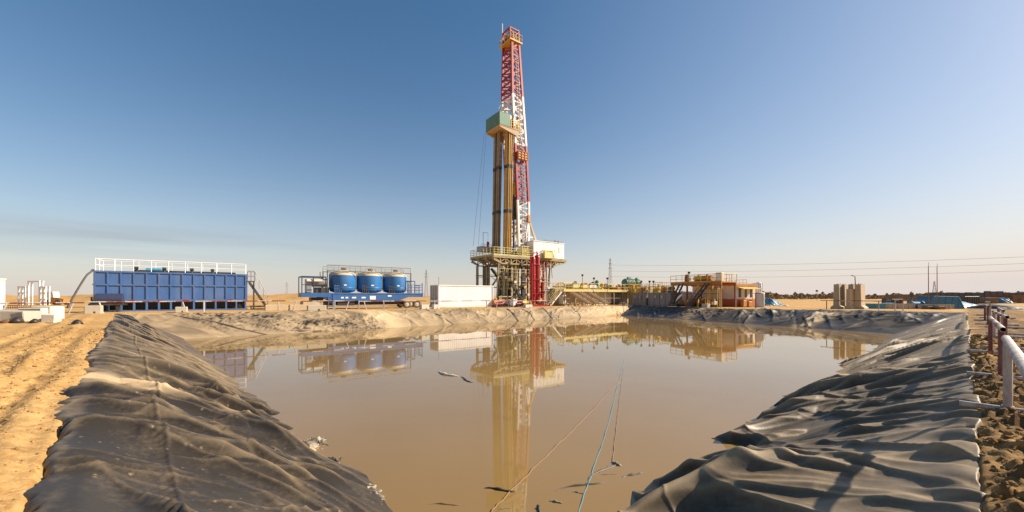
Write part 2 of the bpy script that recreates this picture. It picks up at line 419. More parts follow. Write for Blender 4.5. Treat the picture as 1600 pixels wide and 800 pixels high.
# ================================================================== LINER
liner = thing('pond_liner', 'wrinkled dusty black plastic liner covering all four banks of the muddy pond', 'pond liner', (0, 0, 0))
def bank(name, label, C0, C1, W0, W1, da, db, nt, fold, skew, dustf, extra=None, out=(.45, .45)):
    Lg = np.linalg.norm(C1-C0)
    s = [0.]
    while s[-1] < Lg: s.append(s[-1]+da+db*min(s[-1], Lg*2))
    s = np.array(s)*Lg/s[-1]
    t = np.concatenate([np.linspace(-.22, 0, max(8, nt//7), endpoint=False), np.linspace(0, 1.08, nt), [1.2, 1.5]])
    T, Sg = np.meshgrid(t, s); q = (Sg/Lg)[..., None]
    Cc = C0*(1-q)+C1*q; Ww = W0*(1-q)+W1*q
    d = Ww-Cc; wl = np.linalg.norm(d, axis=-1)
    b = T*wl
    # outer part: fixed width in metres, ragged
    ragged = (out[0]*(1-q[..., 0])+out[1]*q[..., 0])*(1+.30*fbm(Sg*1.1, Sg*0+1.7, 2, 71)+.5*fbm(Sg*5, Sg*0+1.7, 3, 72)) 
    bo = np.where(T < 0, T/.22*ragged, b)
    tt = np.where(T < 0, bo/wl, T)
    P = Cc+d*tt[..., None]
    zc = zg(Cc[..., 0], Cc[..., 1])
    sp = .5*(tt+np.sqrt(tt*tt+.022)); sp0 = .5*(-.14+np.sqrt(.14**2+.022))
    z = zc+.035+(ZW-zc)*(sp-.02)
    z = np.where(T < 0, np.minimum(z, zc+.035), z)
    a2 = Sg+skew*bo
    h, sh = fold(a2, bo, Sg, T)
    inset = sstep(-.22, -.13, T)
    h = h*inset
    # shear folds along the bank so that they lean over
    e = (C1-C0)/Lg
    X = P[..., 0]+e[0]*sh*inset; Y = P[..., 1]+e[1]*sh*inset
    Z = z+h-(1-inset)*.22
    ds = dustf(a2, bo, Sg, T, h)
    # mitre corners: no folds right at the shared corner line
    lock = sstep(0, .3, Sg)*sstep(0, .9, Lg-Sg)
    X = P[..., 0]*(1-lock)+X*lock; Y = P[..., 1]*(1-lock)+Y*lock; Z = (z-(1-inset)*.22)*(1-lock)+Z*lock
    o = gridmesh(name, X, Y, Z, 'liner', {'dust': np.clip(ds, 0, 1)}, flip=True)
    o.parent = liner
    if label: o['label'] = label
    return o
def pleats(a, b, seed, dens, amp, wid, slope, curve, Lg, reach=7.5, span=(.5, 3.5), asym=.0, bmin=-.6, bmax=2.2, wp=.8, edge=.30):
    """pinched ridges of cloth: each runs across the bank on its own slightly bent line"""
    r_ = np.random.default_rng(seed); h = np.zeros_like(a); crest = np.zeros_like(a)
    for i in range(int(dens*Lg)):
        a0 = r_.uniform(-1, Lg+1); k = r_.normal(*slope); c = r_.normal(*curve); w = r_.uniform(*wid); A = r_.uniform(*amp)*(1 if r_.random() > .18 else -.7)
        bs = r_.uniform(bmin-.6, bmax); be = bs+r_.uniform(*span); ph = r_.uniform(0, 6.28); wf = r_.uniform(1.2, 2.6)
        rows = np.where((a[:, 0] > a0-reach-1.2) & (a[:, 0] < a0+reach+1.2))[0]
        if len(rows) < 2: continue
        sl = slice(rows[0], rows[-1]+1); aa = a[sl]; bb = b[sl]
        x = aa-(a0+k*bb+c*bb*bb+.06*np.sin(bb*wf+ph))
        x = x/np.sqrt(1+(k+2*c*bb)**2)
        t = np.clip((bb-bs)/max(be-bs, .1), 0, 1); win = np.sin(PI*t)**wp*(bb > bs)*(bb < be)
        xx = np.sqrt(x*x+(.11*w)**2); ws = w*(1+asym*np.tanh(x/w))
        p = np.exp(-xx/ws)
        h[sl] += A*win*p; crest[sl] += win*np.exp(-(x/(.20*w+.012))**2)*min(1, abs(A)/.06)
    m = h.mean(); h = (h-m)*(edge+(1-edge)*sstep(-.42, -.02, b))
    return h, crest
CREST = {}
def fold_left(a, b, s, T):
    Lg = 40
    h1, c1 = pleats(s, b, 5, 2.9, (.10, .22), (.075, .17), (-1.0, .25), (-.22, .10), Lg, span=(2.6, 4.8), bmin=-1.2, bmax=.5, wp=.5, edge=.55)
    h2, c2 = pleats(s, b, 6, 7.0, (.035, .10), (.04, .10), (-.85, .45), (-.20, .12), Lg, span=(1.2, 3.2), bmin=-.9, bmax=1.6, wp=.6, edge=.5)
    h3, c3 = pleats(s, b, 3, 5.0, (.014, .034), (.022, .05), (-.6, .8), (-.2, .1), 22, span=(.5, 2.0))
    far = sstep(11, 17, s)
    h4, c4 = pleats(s, b, 4, 3.0, (.05, .11), (.10, .25), (-.7, .15), (-.05, .02), Lg, span=(2, 4))
    h = (h1+h2+h3)*(1-.4*far)+h4*far+.06*vnoise(a*.6, b*.6, 104)
    CREST['L'] = c1*.7+c2*.5+c3*.3+c4*far*.5
    b0 = .62+.08*vnoise(s*.5, s*0, 9)
    pk = np.exp(-((b-b0)/.022)**2)
    h = h+.022*pk+.013*np.sin(s*58+4*vnoise(s*3, s*0, 6))*np.exp(-((b-b0+.09)/.07)**2)*(s < 12)
    h = h*(1-.5*sstep(2.3, 3.1, b)); e_ = sstep(.25, -.1, b); h = h*(1-e_)+np.maximum(h+.02, -.02)*e_
    return h, .3*h
def dust_light_left(a, b, s, T, h):
    d = -.05+.08*fbm(a*.5, b*.5, 3, 12)+.30*np.clip(CREST['L'], 0, 1)  # crest term: rubbed dust plus a highlight painted along the fold ridges
    c = 11.3-1.0*b-.2*b*b*(b > 0)+.35*vnoise(b*.7, b*0+.5, 13)
    d = d+.95*np.exp(-np.abs((s-c)/(.62+.2*vnoise(b*2, s*2, 14)))**3)
    c2 = 2.75-.10*b
    d = d+.9*np.exp(-((s-c2)/.10)**2)*(b < .45)
    d = d+.22*sstep(9, 16, s)
    d = d+.5*sstep(-.10, -.36, b)*(fbm(a*2, b*2, 3, 16)+.25)
    d = d+.5*np.clip(vnoise(a*31, b*31, 17)-.86, 0, 1)*7*(vnoise(a*1.1, b*1.1, 18) > .25)
    return d
def fold_right(a, b, s, T):
    Lg = 48
    h1, c1 = pleats(s, b, 11, 2.2, (.10, .23), (.13, .30), (-.05, .25), (-.24, .10), Lg, span=(1.4, 4.2), asym=.35, bmin=-.3)
    h2, c2 = pleats(s, b, 12, 5.5, (.04, .11), (.06, .15), (-.05, .4), (-.22, .12), Lg, span=(.6, 3), asym=.3)
    h3, c3 = pleats(s, b, 13, 5.0, (.012, .03), (.03, .07), (0, .6), (-.15, .1), 24, span=(.2, 1.6))
    h = (h1*(.55+.6*sstep(.2, 1.2, b))+h2*.9+h3)+.10*vnoise(a*.55, b*.5, 204)
    CREST['R'] = c1*.7+c2*.5+c3*.3
    sc = .05*np.sin(s*10+2*vnoise(s*1.3, s*0, 207))*np.exp(-((b+.02)/.30)**2)
    fd = 1-.65*sstep(22, 36, s)
    hh = (h+sc)*fd; e_ = sstep(.3, -.05, b); hh = hh*(1-e_)+np.maximum(hh+.04, -.02)*e_
    return hh, -.75*np.clip(h, -.2, .35)*fd*fd
def dust_light_right(a, b, s, T, h):
    d = .13+.13*fbm(a*.6, b*.6, 3, 212)+.38*np.clip(CREST['R'], 0, 1)+.14*sstep(1.6, .2, b)  # fold crests lightened, part dust and part painted highlight
    d = d+.3*sstep(-.05, -.25, b)*(fbm(a*2, b*2, 3, 216)+.2)
    d = d+.12*sstep(6, 25, s)
    return d
def fold_fl(a, b, s, T):
    rough = np.clip(.3+1.3*vnoise(s*.16, s*0+.3, 305), .15, 1)
    h1, c1 = pleats(s, b, 21, 1.0, (.08, .2), (.25, .6), (.5, .8), (0, .03), 60, span=(2, 6))
    h2, c2 = pleats(s, b, 22, 4.0, (.05, .13), (.12, .3), (.4, 1.3), (0, .08), 60, span=(.6, 2.5))
    h3, c3 = pleats(s, b, 23, 7.0, (.03, .08), (.07, .16), (.4, 1.0), (0, .08), 60, span=(.8, 3))
    CREST['FL'] = c2
    return h1+h2*rough+h3, .3*(h1+h2*rough)
def dust_fl(a, b, s, T, h):
    d = .56+.36*fbm(a*.5, b*.6, 4, 312)
    patch = np.clip(vnoise(s*.19, b*.25, 315)*1.6-.1, 0, 1)
    d = d-.7*patch*ridge(vnoise(a*4.2+2.5*b, b*2.6, 313), 2.2)
    for c, k, wd in ((2.0, .62, .14), (23.6, .35, .10), (34.2, .30, .16), (36.6, .45, .14), (40., .5, .1), (45.5, .6, .12)):
        d = d-.75*np.exp(-((s-(c+k*b))/wd)**2)
    d = d+.5*np.exp(-((s-(18.2-.1*b))/1.6)**2)+.35*sstep(47, 54, s)
    return d
def fold_fr(a, b, s, T):
    h1, c1 = pleats(s, b, 31, 2.6, (.10, .24), (.09, .22), (0, .35), (0, .04), 40, span=(2, 7), asym=.3)
    h2, c2 = pleats(s, b, 32, 7.0, (.05, .13), (.06, .15), (.1, .7), (0, .06), 40, span=(.8, 3))
    return h1+h2, -.4*(h1+h2)
def dust_fr(a, b, s, T, h):
    d = .0+.2*fbm(a*.6, b*.6, 3, 412)+.25*np.clip(h, -.2, .4)
    for c, wd, am in ((12.8, 1.3, .45), (28.3, .8, .75), (22, 2.5, .12)):
        d = d+am*np.exp(-((s-c)/wd)**2)*(.7+.6*vnoise(s*2, b*2, 415))
    return d
lb = bank('liner_panel', 'grey brown left liner panel with a welded seam and a tongue of spilled sand', C_N, C_L, W_N, W_L, .008, .0036, 165, fold_left, -.25, dust_light_left, out=(.56, .60))
rb = bank('liner_panel', 'dark grey right liner panel with deep draped folds', C_N, C_R, W_N, W_R, .008, .0038, 150, fold_right, .12, dust_light_right, out=(.20, .24))
fl = bank('liner_panel', 'far left liner panel caked with pale tan mud', C_L, C_F, W_L, W_F, .06, 0, 64, fold_fl, .2, dust_fl, out=(.5, .5))
fr_ = bank('liner_panel', 'dark far right liner panel hanging in rough folds', C_F, C_R, W_F, W_R, .055, 0, 64, fold_fr, 0, dust_fr, out=(.5, .5))
# left panel is generated running away on the other side: flip its faces
lb.data.flip_normals(); 

# ================================================================== CLODS (stuff)
def clod_stuff():
    import bmesh
    bm = bmesh.new(); bmesh.ops.create_icosphere(bm, subdivisions=2, radius=1)
    bv = np.array([v.co[:] for v in bm.verts]); bf = np.array([[v.index for v in f.verts] for f in bm.faces]); bm.free()
    V = []; Fc = []; o = 0
    uL = (C_L-C_N)/np.linalg.norm(C_L-C_N); nL = np.array((-uL[1], uL[0]))
    pts = []
    for i in range(2600):      # left churned strip
        s_ = rng.uniform(1, 26)**1.0; off = abs(rng.normal(.95, .75))+.35
        p = C_N+uL*s_+nL*off; pts.append((p[0], p[1], rng.uniform(.006, .019)*(1 if rng.random() > .07 else 2.4)))
    for i in range(3200):     # right strip
        s_ = rng.uniform(.5, 24); off = abs(rng.normal(.6, .8))+.10
        p = C_N+u_r*s_-n_r*off; pts.append((p[0], p[1], min(.012*math.exp(abs(rng.normal(0, .75))), .085)*(1 if rng.random() > .01 else 1.3)))
    for i in range(350):      # open flats
        a = rng.uniform(-1.4, 1.4); r_ = rng.uniform(4, 40); x, y = r_*math.sin(a), r_*math.cos(a)
        if din(x, y) < -1: pts.append((x, y, rng.uniform(.008, .03)))
    P = np.array(pts); hz, _ = terrain_h(P[:, 0], P[:, 1])
    for (x, y, r_), z in zip(pts, hz):
        q = bv*rng.uniform(.75, 1.25, 3)*r_
        k = rng.uniform(0, 100); nn = vnoise(bv[:, 0]*1.7+k, bv[:, 1]*1.7+bv[:, 2]*1.3+k, 3)
        q = q*(1+.45*nn)[:, None]; q[:, 2] *= .75
        an = rng.uniform(0, 6.28); c, s_ = math.cos(an), math.sin(an)
        q = np.stack([q[:, 0]*c-q[:, 1]*s_, q[:, 0]*s_+q[:, 1]*c, q[:, 2]], 1)+np.array((x, y, z+r_*.22))
        V.append(q); Fc.append(bf+o); o += len(bv)
    me = bpy.data.meshes.new('soil_clods'); me.from_pydata(np.concatenate(V).tolist(), [], np.concatenate(Fc).tolist())
    me.materials.append(M['sand']); ob = bpy.data.objects.new('soil_clods', me); COL.objects.link(ob)
    A = me.attributes.new('soil_shade', 'FLOAT', 'POINT'); A.data.foreach_set('value', np.repeat(np.where(P[:, 0] > 0, rng.uniform(.3, .85, len(pts)), rng.uniform(.1, .6, len(pts))), len(bv)).astype(np.float32))  # random dark tone, stronger on the right to match the painted shade
    tag(ob, 'small sandy clods scattered along the edges of the liner', 'soil clods', None, 'stuff')
clod_stuff()

# ================================================================== BARRIER RAILS
def barrier(L_, label, group, loc, rz, dark=True, r=.044, h=.95, foot=True, rmain='rail_white', posts=('rail_red', 'rail_white'), lean=0.):
    t = thing('pipe_barrier', label, 'barrier', loc, rz, group)
    b = MB(); n = 4
    # open pipe: outer skin plus inner skin, banded white and red
    xs = np.linspace(0, L_, 7)
    for i in range(6): b.tube((xs[i], 0, h), (xs[i+1], 0, h), r, 14, i % 2 if L_ > 5 or not foot else 0, cap=False)
    for x in (0, L_):
        m2 = MB(); k = 14
        vs = [(x, rr_*math.cos(2*PI*i/k), h+rr_*math.sin(2*PI*i/k)) for rr_ in (r, r*.8) for i in range(k)]
        b.add(vs, [(i, (i+1) % k, k+(i+1) % k, k+i) for i in range(k)], 0)
        xi = x+(.35 if x == 0 else -.35)
        vs2 = [(xx, r*.8*math.cos(2*PI*i/k), h+r*.8*math.sin(2*PI*i/k)) for xx in (x, xi) for i in range(k)]
        b.add(vs2, [(i, (i+1) % k, k+(i+1) % k, k+i) for i in range(k)]+[tuple(range(k, 2*k))], 2)
    b.build('top_rail', [rmain, 'rail_red', 'rust'], t)
    for k, x in enumerate((.08 if L_ < 5 and foot else .55, L_-.55)):
        p = MB(); p.tube((x+lean, 0, .045), (x, 0, h-r*.6), r*.95, 12)
        p.tube((x+lean, 0, .0), (x+lean, 0, .10), r*1.25, 12)
        p.build('post', posts[k % len(posts)], t)
        if foot and not (L_ < 5 and k == 0):
            f = MB(); f.tube((x+lean, -.95, .05), (x+lean, .42, .05), r*.85, 12); f.build('foot', 'rail_white', t)
    return t
# right bank, nearest first: each section starts at the column / depth read from the photo
pr0 = np.array((6.54, 5.12)); off0 = (pr0-C_N).dot(-n_r)
ords = ['nearest', 'second nearest', 'third', 'fourth', 'fifth', 'sixth', 'seventh']
s0 = (pr0-C_N).dot(u_r)
starts = [s0-4.15, s0+2.75, s0+9.2, s0+15.6, s0+21.9, s0+28.3]
lat = [-.06, .12, .5, .75, .6, .9]
pst = [('rail_white', 'rail_white'), ('rail_red', 'rail_red'), ('rail_red', 'rail_white'), ('rail_white', 'rail_red'), ('rail_red', 'rail_red'), ('rail_white', 'rail_white')]
lbl = ['nearest rusty white pipe barrier with white posts beside the right liner',
       'pipe barrier with dark red posts and an open rail end, just beyond the nearest one',
       'third pipe barrier from the camera along the right liner', 'fourth pipe barrier from the camera along the right liner',
       'fifth pipe barrier from the camera along the right liner', 'farthest pipe barrier of the row along the right liner']
for i, st in enumerate(starts):
    p = C_N+u_r*st-n_r*(off0+lat[i]-.06*i)
    barrier(5.9 if i else 4.7, lbl[i], 'pipe barriers along the right bank', (p[0], p[1], G(*p)+.05), AR+.012*(i % 3-1), posts=pst[i])
# far left crest
bl = [(-10, 'leftmost pale pipe barrier before the desert flat'), (138, 'pipe barrier in front of the left half of the long blue tank'), (305, 'pipe barrier in front of the right end of the long blue tank'),
      (452, 'pipe barrier below the front of the blue silo trailer'), (560, 'pipe barrier below the rear of the blue silo trailer'), (672, 'pipe barrier in front of the white container'),
      (772, 'pipe barrier in front of the red vessels under the rig')]
for i, (px, l) in enumerate(bl):
    x, y, t0 = lf(px, 1.3); nx = bl[i+1][0]-6 if i+1 < len(bl) else 868
    L_ = lf(nx, 1.3)[2]-t0
    barrier(L_, l, 'pipe barriers along the far left bank', (x, y, G(x, y)-.02), AU, h=.86, r=.05, foot=False, posts=('rail_white',), lean=(-.25, .2, 0)[i % 3])
for i, (p0, p1, l) in enumerate(((1282, 1385, 'thin pipe barrier in front of the concrete wall blocks'), (1386, 1424, 'thin pipe barrier in front of the grey and blue skip'))):
    x, y, t0 = fr(p0, 1.6); x1, y1, t1 = fr(p1, 1.6)
    barrier(t1-t0, l, 'pipe barriers along the far right bank', (x, y, G(x, y)-.02), AF, h=.95, r=.04, foot=False, posts=('rail_white', 'rail_white') if i else ('dark_steel', 'rail_white'))

# ================================================================== CONCRETE BLOCKS
def cblock(label, x, y, rz, w, d, h, mat='concrete', group='concrete blocks', hole=True, name='concrete_block', tilt=0.):
    t = thing(name, label, 'concrete block', (x, y, G(x, y)-.03), rz, group)
    b = MB(); b.bevbox(-w/2, w/2, -d/2, d/2, 0, h, .035)
    b.build('block', mat, t)
    if hole:
        r_ = MB(); r_.bevbox(-w*.06+.1*w, w*.06+.1*w, -d/2-.012, -d/2+.05, .02, h*.32, .008); r_.build('lifting_slot', 'black', t)
    if tilt: t.rotation_euler[1] = tilt
    return t
for px0, px1, h, l in ((133, 160, .62, 'concrete block with a dark slot beside the left end of the blue tank'), (274, 293, .45, 'small concrete block in front of the middle of the blue tank'),
                       (480, 509, .52, 'wide concrete block under the front of the silo trailer'), (657, 669, .5, 'pale concrete block behind the rear wheels of the silo trailer'),
                       (676, 685, .5, 'pale concrete block at the left corner of the white container'), (819, 830, .42, 'small concrete block in front of the red vessels')):
    x, y, t0 = lf(px0, .75); x1, y1, t1 = lf(px1, .75)
    cblock(l, (x+x1)/2, (y+y1)/2, AU, t1-t0, .6, h, 'pale_concrete' if px0 > 600 else 'concrete')
for i, (px0, px1, l) in enumerate(((414, 449, 'long low tan kerb block right of the blue tank'), (452, 480, 'long low tan kerb block left of the silo trailer'))):
    x, y, t0 = lf(px0, 2.4); x1, y1, t1 = lf(px1, 2.4)
    cblock(l, (x+x1)/2, (y+y1)/2, AU, t1-t0, .5, .55, 'tan', 'low tan kerb blocks', False, 'kerb_block')
# pile at the far left
def at(px, D): x, y = pt(px, D); return x, y
for px, D, w, d, h, rz, mt, l, tl in ((15, 20.5, 1.9, .8, .62, .35, 'concrete', 'grey concrete slab at the left edge of the picture', .05), (42, 20.2, .9, .7, .55, -.2, 'concrete', 'grey broken concrete block left of the two white blocks', -.16),
        (58, 22, 1.15, .8, .68, .12, 'pale_concrete', 'left one of two bright white blocks on the sand', 0), (76, 22.4, .95, .8, .75, .1, 'pale_concrete', 'right one of two bright white blocks on the sand', 0),
        (80, 20.3, .55, .5, .45, .3, 'pale_concrete', 'small white block lying in front of the two white blocks', .08), (40, 24.5, 2.6, .9, .5, .1, 'concrete', 'low grey slab behind the two white blocks', 0)):
    x, y = at(px, D); cblock(l, x, y, rz, w, d, h, mt, 'blocks dumped at the left', False, tilt=tl)
# debris beside the pile: dark boot shaped scraps
for px, D, l, sc in ((27, 19.6, 'dark torn rubber sheet lying below the grey slab', .40), (54, 19.7, 'black round rubber lump below the white blocks', .30), (121, 19.0, 'dark scrap of rubber on the sand track', .34), (10, 19.4, 'rusty brown metal scrap at the left edge', .28)):
    x, y = at(px, D); b = MB()
    n = 10; prof = [(.0, 0), (.9, .02), (1.0, .35), (.7, .7), (.25, .95), (0, 1.0)]
    b.lathe(prof, n=n, cap=False)
    b.v = [(vx*sc*(1+.5*math.sin(3*vz+vx*2)), vy*sc*.6, vz*sc*.62*(1+.4*math.sin(2*vx+1))) for vx, vy, vz in b.v]
    tag(b.build('rubber_scrap', 'rust' if px == 10 else 'black', None, (x, y, G(x, y)-.02), rng.uniform(0, 3)), l, 'scrap', 'scraps near the dumped blocks')
# white cabin cut by the left edge
x, y = at(8, 29); t = thing('site_cabin', 'plain white site cabin cut by the left edge of the picture', 'cabin', (x, y, G(x, y)-.05), .97)
b = MB(); b.bevbox(-5, 0, 0, 2.4, .12, 2.6, .04); b.build('wall', 'white', t)
b = MB(); b.bevbox(-5.06, .06, -.06, 2.46, 2.605, 2.70, .03); b.build('roof', 'white', t)
b = MB(); [b.bbox(-5+i*1.2, -4.7+i*1.2, .1, 2.3, 0, .118) for i in range(5)]; b.build('skid', 'dark_steel', t)
# rusty wire crate
x, y = at(27, 27); t = thing('wire_crate', 'rusty open wire crate standing behind the grey slabs', 'crate', (x, y, G(x, y)), .1)
b = MB(); b.frame(-.42, .42, -.4, .4, .03, .66, .035); b.build('frame', 'rust', t)
b = MB()
for i in range(1, 6):
    for yy in (-.4, .4): b.tube((-.42+.14*i, yy, .03), (-.42+.14*i, yy, .66), .012, 5)
    for xx in (-.42, .42): b.tube((xx, -.4+.133*i, .03), (xx, -.4+.133*i, .66), .012, 5)
for i in range(1, 4):
    for yy in (-.4, .4): b.tube((-.42, yy, .03+.16*i), (.42, yy, .03+.16*i), .012, 5)
b.build('mesh', 'rust', t)
# white frames on the far flat
def portal(px0, px1, D, ytop, label, rungs, group=None):
    x0, y0 = pt(px0, D); x1, y1 = pt(px1, D); z = zpy(ytop, D)
    t = thing('steel_frame', label, 'frame', ((x0+x1)/2, D, -.05), 0, group); w = (x1-x0)/2; h = z+.05
    for sx in (-1, 1):
        for yy in (0, .5):
            b = MB(); b.bar((sx*w, yy, 0), (sx*w, yy, h), .15); b.build('leg', 'white', t)
    for yy in (0, .5):
        b = MB(); b.bar((-w-.11, yy, h+.09), (w+.11, yy, h+.09), .2, .18); b.build('top_beam', 'white', t)
    for r_ in rungs:
        for yy in (0, .5): b = MB(); b.bar((-w+.12, yy, h*r_), (w-.12, yy, h*r_), .14); b.build('cross_beam', 'white', t)
portal(44.5, 61.5, 66, 440.5, 'tall white goal-shaped steel frame on the far flat', ())
portal(29, 38.5, 66, 449, 'low white braced frame left of the tall white frame', (.35, .7))
portal(63, 71.5, 66, 449, 'low white braced frame right of the tall white frame', (.35, .7))
# orange loader
x, y = at(84, 68); t = thing('wheel_loader', 'small orange loader parked beyond the white frames', 'loader', (x, y, -.02), .15)
b = MB(); b.prism([(-.3, .55), (1.9, .5), (2.0, 1.0), (1.2, 1.25), (-.3, 1.3)], -.6, .6); b.build('body', 'orange', t)
b = MB(); b.prism([(-.75, 1.31), (.45, 1.31), (.3, 2.3), (-.6, 2.3)], -.55, .55); b.build('cab', 'offwhite', t)
b = MB(); b.prism([(-1.9, .1), (-1.15, .1), (-1.05, .75), (-1.25, .8), (-1.5, .35), (-1.9, .25)], -.8, .8); b.build('bucket', 'dark_steel', t)
b = MB(); b.bar((-1.2, -.4, .6), (-.1, -.4, 1.0), .14); b.bar((-1.2, .4, .6), (-.1, .4, 1.0), .14); b.build('arm', 'orange', t)
for xx in (-.35, 1.35):
    for yy in (-.72, .72):
        b = MB(); b.tube((xx, yy-.16, .46), (xx, yy+.16, .46), .46, 14); b.build('wheel', 'tyre', t)
# sand berm
def berm(label, p0, p1, D0, D1, hh, wid):
    n, k = 160, 22
    s_ = np.linspace(0, 1, n); w = np.linspace(-1, 1, k)
    Sx, Wd = np.meshgrid(s_, w, indexing='ij')
    xa, ya = pt(p0, D0); xb, yb = pt(p1, D1)
    Xc = xa+(xb-xa)*Sx; Yc = ya+(yb-ya)*Sx+Wd*wid
    Z = hh*(np.clip(1-np.abs(Wd)**1.3, 0, 1))*(.8+.55*fbm(Xc*.035, Yc*.1, 4, 91))*sstep(0, .04, Sx)*sstep(0, .04, 1-Sx)+.18*fbm(Xc*.5, Yc*.5, 3, 92)-.15
    o = gridmesh('sand_berm', Xc, Yc, Z, 'sand', {'soil_shade': Z*0}, flip=True); tag(o, label, None, None, 'structure')
berm('long low ochre sand berm on the left horizon', -260, 520, 120, 120, 2.6, 9)

# ================================================================== BLUE TANK
x0, y0 = pt(147, 31.6); z0 = G(-30, 35)
u = (math.cos(AU), math.sin(AU)); _, _, tt_ = line_at((x0, y0), AU, 0, 385); LT = tt_
t = thing('mud_tank', 'long ribbed blue steel tank with a white handrail on top', 'storage tank', (x0, y0, z0), AU)
hb, ht, wd = .93, 3.38, 2.5
b = MB(); b.bbox(0, LT, 0, wd, hb, ht); b.build('body', 'blue_tank', t)
nb = 13; xs = np.linspace(0, LT, nb+1)
b = MB()
for i, xx in enumerate(xs):
    xx = min(max(xx, .05), LT-.05)
    b.bbox(xx-.05, xx+.05, -.065, -.003, hb+.08, (hb+ht)/2+.02); b.bbox(xx-.05, xx+.05, -.065, -.003, (hb+ht)/2+.17, ht-.13)
for (a, c) in ((hb-.05, hb+.075), ((hb+ht)/2+.03, (hb+ht)/2+.16), (ht-.12, ht+.02)): b.bbox(-.09, LT+.09, -.08, -.002, a, c)
for yy in np.linspace(.3, wd-.3, 4):
    b.bbox(-.09, -.003, yy-.05, yy+.05, hb, ht-.13); b.bbox(LT+.003, LT+.09, yy-.05, yy+.05, hb, ht-.13)
b.build('rib', 'blue_rib', t)
b = MB()
for i, xx in enumerate(xs): 
    xx = min(max(xx, .07), LT-.07); b.bbox(xx-.06, xx+.06, -.09, .12, .12, hb-.052); b.bbox(xx-.06, xx+.06, wd-.12, wd, .12, hb-.052)
b.bbox(-.1, LT+.1, -.1, .1, 0, .118); b.bbox(-.1, LT+.1, wd-.2, wd, 0, .118)
b.build('skid', 'blue_rib', t)
b = MB(); b.bbox(0, LT, .9, .94, .12, hb-.055); b.bbox(.0, LT, .14, .88, .125, .15); b.build('recess_shade', 'black', t)  # black sheets stand in for the shade under the tank body
b = MB()
b.rail((.05, .05, ht), (LT-.05, .05, ht), 0.98, 10, .036, (.5,)); b.rail((.05, wd-.05, ht), (LT-.05, wd-.05, ht), .98, 10, .024, (.5,))
b.rail((.05, .05, ht), (.05, wd-.05, ht), .98, 3, .04, (.5,))
b.build('handrail', 'white', t)
b = MB(); b.tube((2.2, .7, ht+.12), (LT-.9, .7, ht+.12), .075, 8); b.tube((LT-.9, .7, ht+.12), (LT-.9, .1, ht-.2), .07, 8)
for xx in (2.4, 4.2, 6.1, 7.6): b.tube((xx, .7, ht), (xx, .7, ht+.34), .10, 8); b.tube((xx-.14, .7, ht+.36), (xx+.14, .7, ht+.36), .11, 8)
b.build('top_pipe', 'dark_steel', t)
b = MB(); b.tube((2.9, 1.5, ht+.22), (3.9, 1.5, ht+.22), .20, 12); b.bevbox(2.8, 4.0, 1.2, 1.8, ht, ht+.07, .01); b.tube((3.9, 1.5, ht+.22), (4.3, 1.5, ht+.22), .10, 8); b.build('agitator', 'teal', t)
b = MB(); b.bbox(.2, LT-.2, .95, 1.15, ht+.003, ht+.05); b.build('walkway', 'galv', t)
# dark lower right patches: red and white markers
b = MB(); [b.bbox(xx, xx+.34, -.128, -.121, hb+.02-.05, hb+.07) for xx in (2.1, 3.9, 5.6, 8.8)]; b.build('reflector', 'vessel_red', t)
# stair at the right end
b = MB(); b.bar((LT+.25, .2, ht-.75), (LT+1.6, .2, .35), .06, .2); b.bar((LT+.25, .95, ht-.75), (LT+1.6, .95, .35), .06, .2)
for i in range(9):
    q = i/8; b.bbox(LT+.25+1.35*q-.1, LT+.25+1.35*q+.1, .23, .92, ht-.75-(ht-1.1)*q, ht-.71-(ht-1.1)*q)
b.bbox(LT+.1, LT+.7, .1, 1.6, ht-.66, ht-.60)
b.bbox(LT+.3, LT+1.7, .1, 1.6, .28, .34); b.frame(LT+.4, LT+1.6, .15, 1.5, .03, .24, .06)
for yy in (.15, 1.5): b.bar((LT+.62, yy, .03), (LT+.62, yy, ht-.68), .08)
b.build('stair', 'dark_steel', t)
b = MB(); b.rail((LT+.12, .1, ht-.6), (LT+.7, .1, ht-.6), .95, 3, .03); b.rail((LT+.7, .1, ht-.6), (LT+1.75, .1, .4), .95, 4, .03); b.rail((LT+.12, 1.6, ht-.6), (LT+.7, 1.6, ht-.6), .95, 3, .03)
b.build('stair_rail', 'galv', t)
# drum in front of its left end
xd, yd, _ = line_at((x0, y0), AU, -1.0, 150); t = thing('horizontal_drum', 'dark navy horizontal drum in front of the left end of the blue tank', 'drum', (xd, yd, G(xd, yd)), AU)
b = MB(); b.tube((0, 0, 1.05), (1.55, 0, 1.05), .45, 20); b.tube((-.1, 0, 1.05), (0, 0, 1.05), .30, 20, r2=.45, cap=True); b.build('shell', 'navy', t)
b = MB()
for xx in (.25, 1.25): b.bbox(xx-.08, xx+.08, -.35, .35, 0, .68)
b.bbox(-.35, 1.75, -.42, -.30, .56, .70); b.bbox(-.35, 1.75, .30, .42, .56, .70); b.build('cradle', 'black', t)
b = MB(); b.tube((-.2, -.2, .75), (-.2, -.2, 1.25), .06, 8); b.tube((-.3, -.2, .78), (.0, -.2, .78), .11, 8); b.build('valve', 'dark_steel', t)
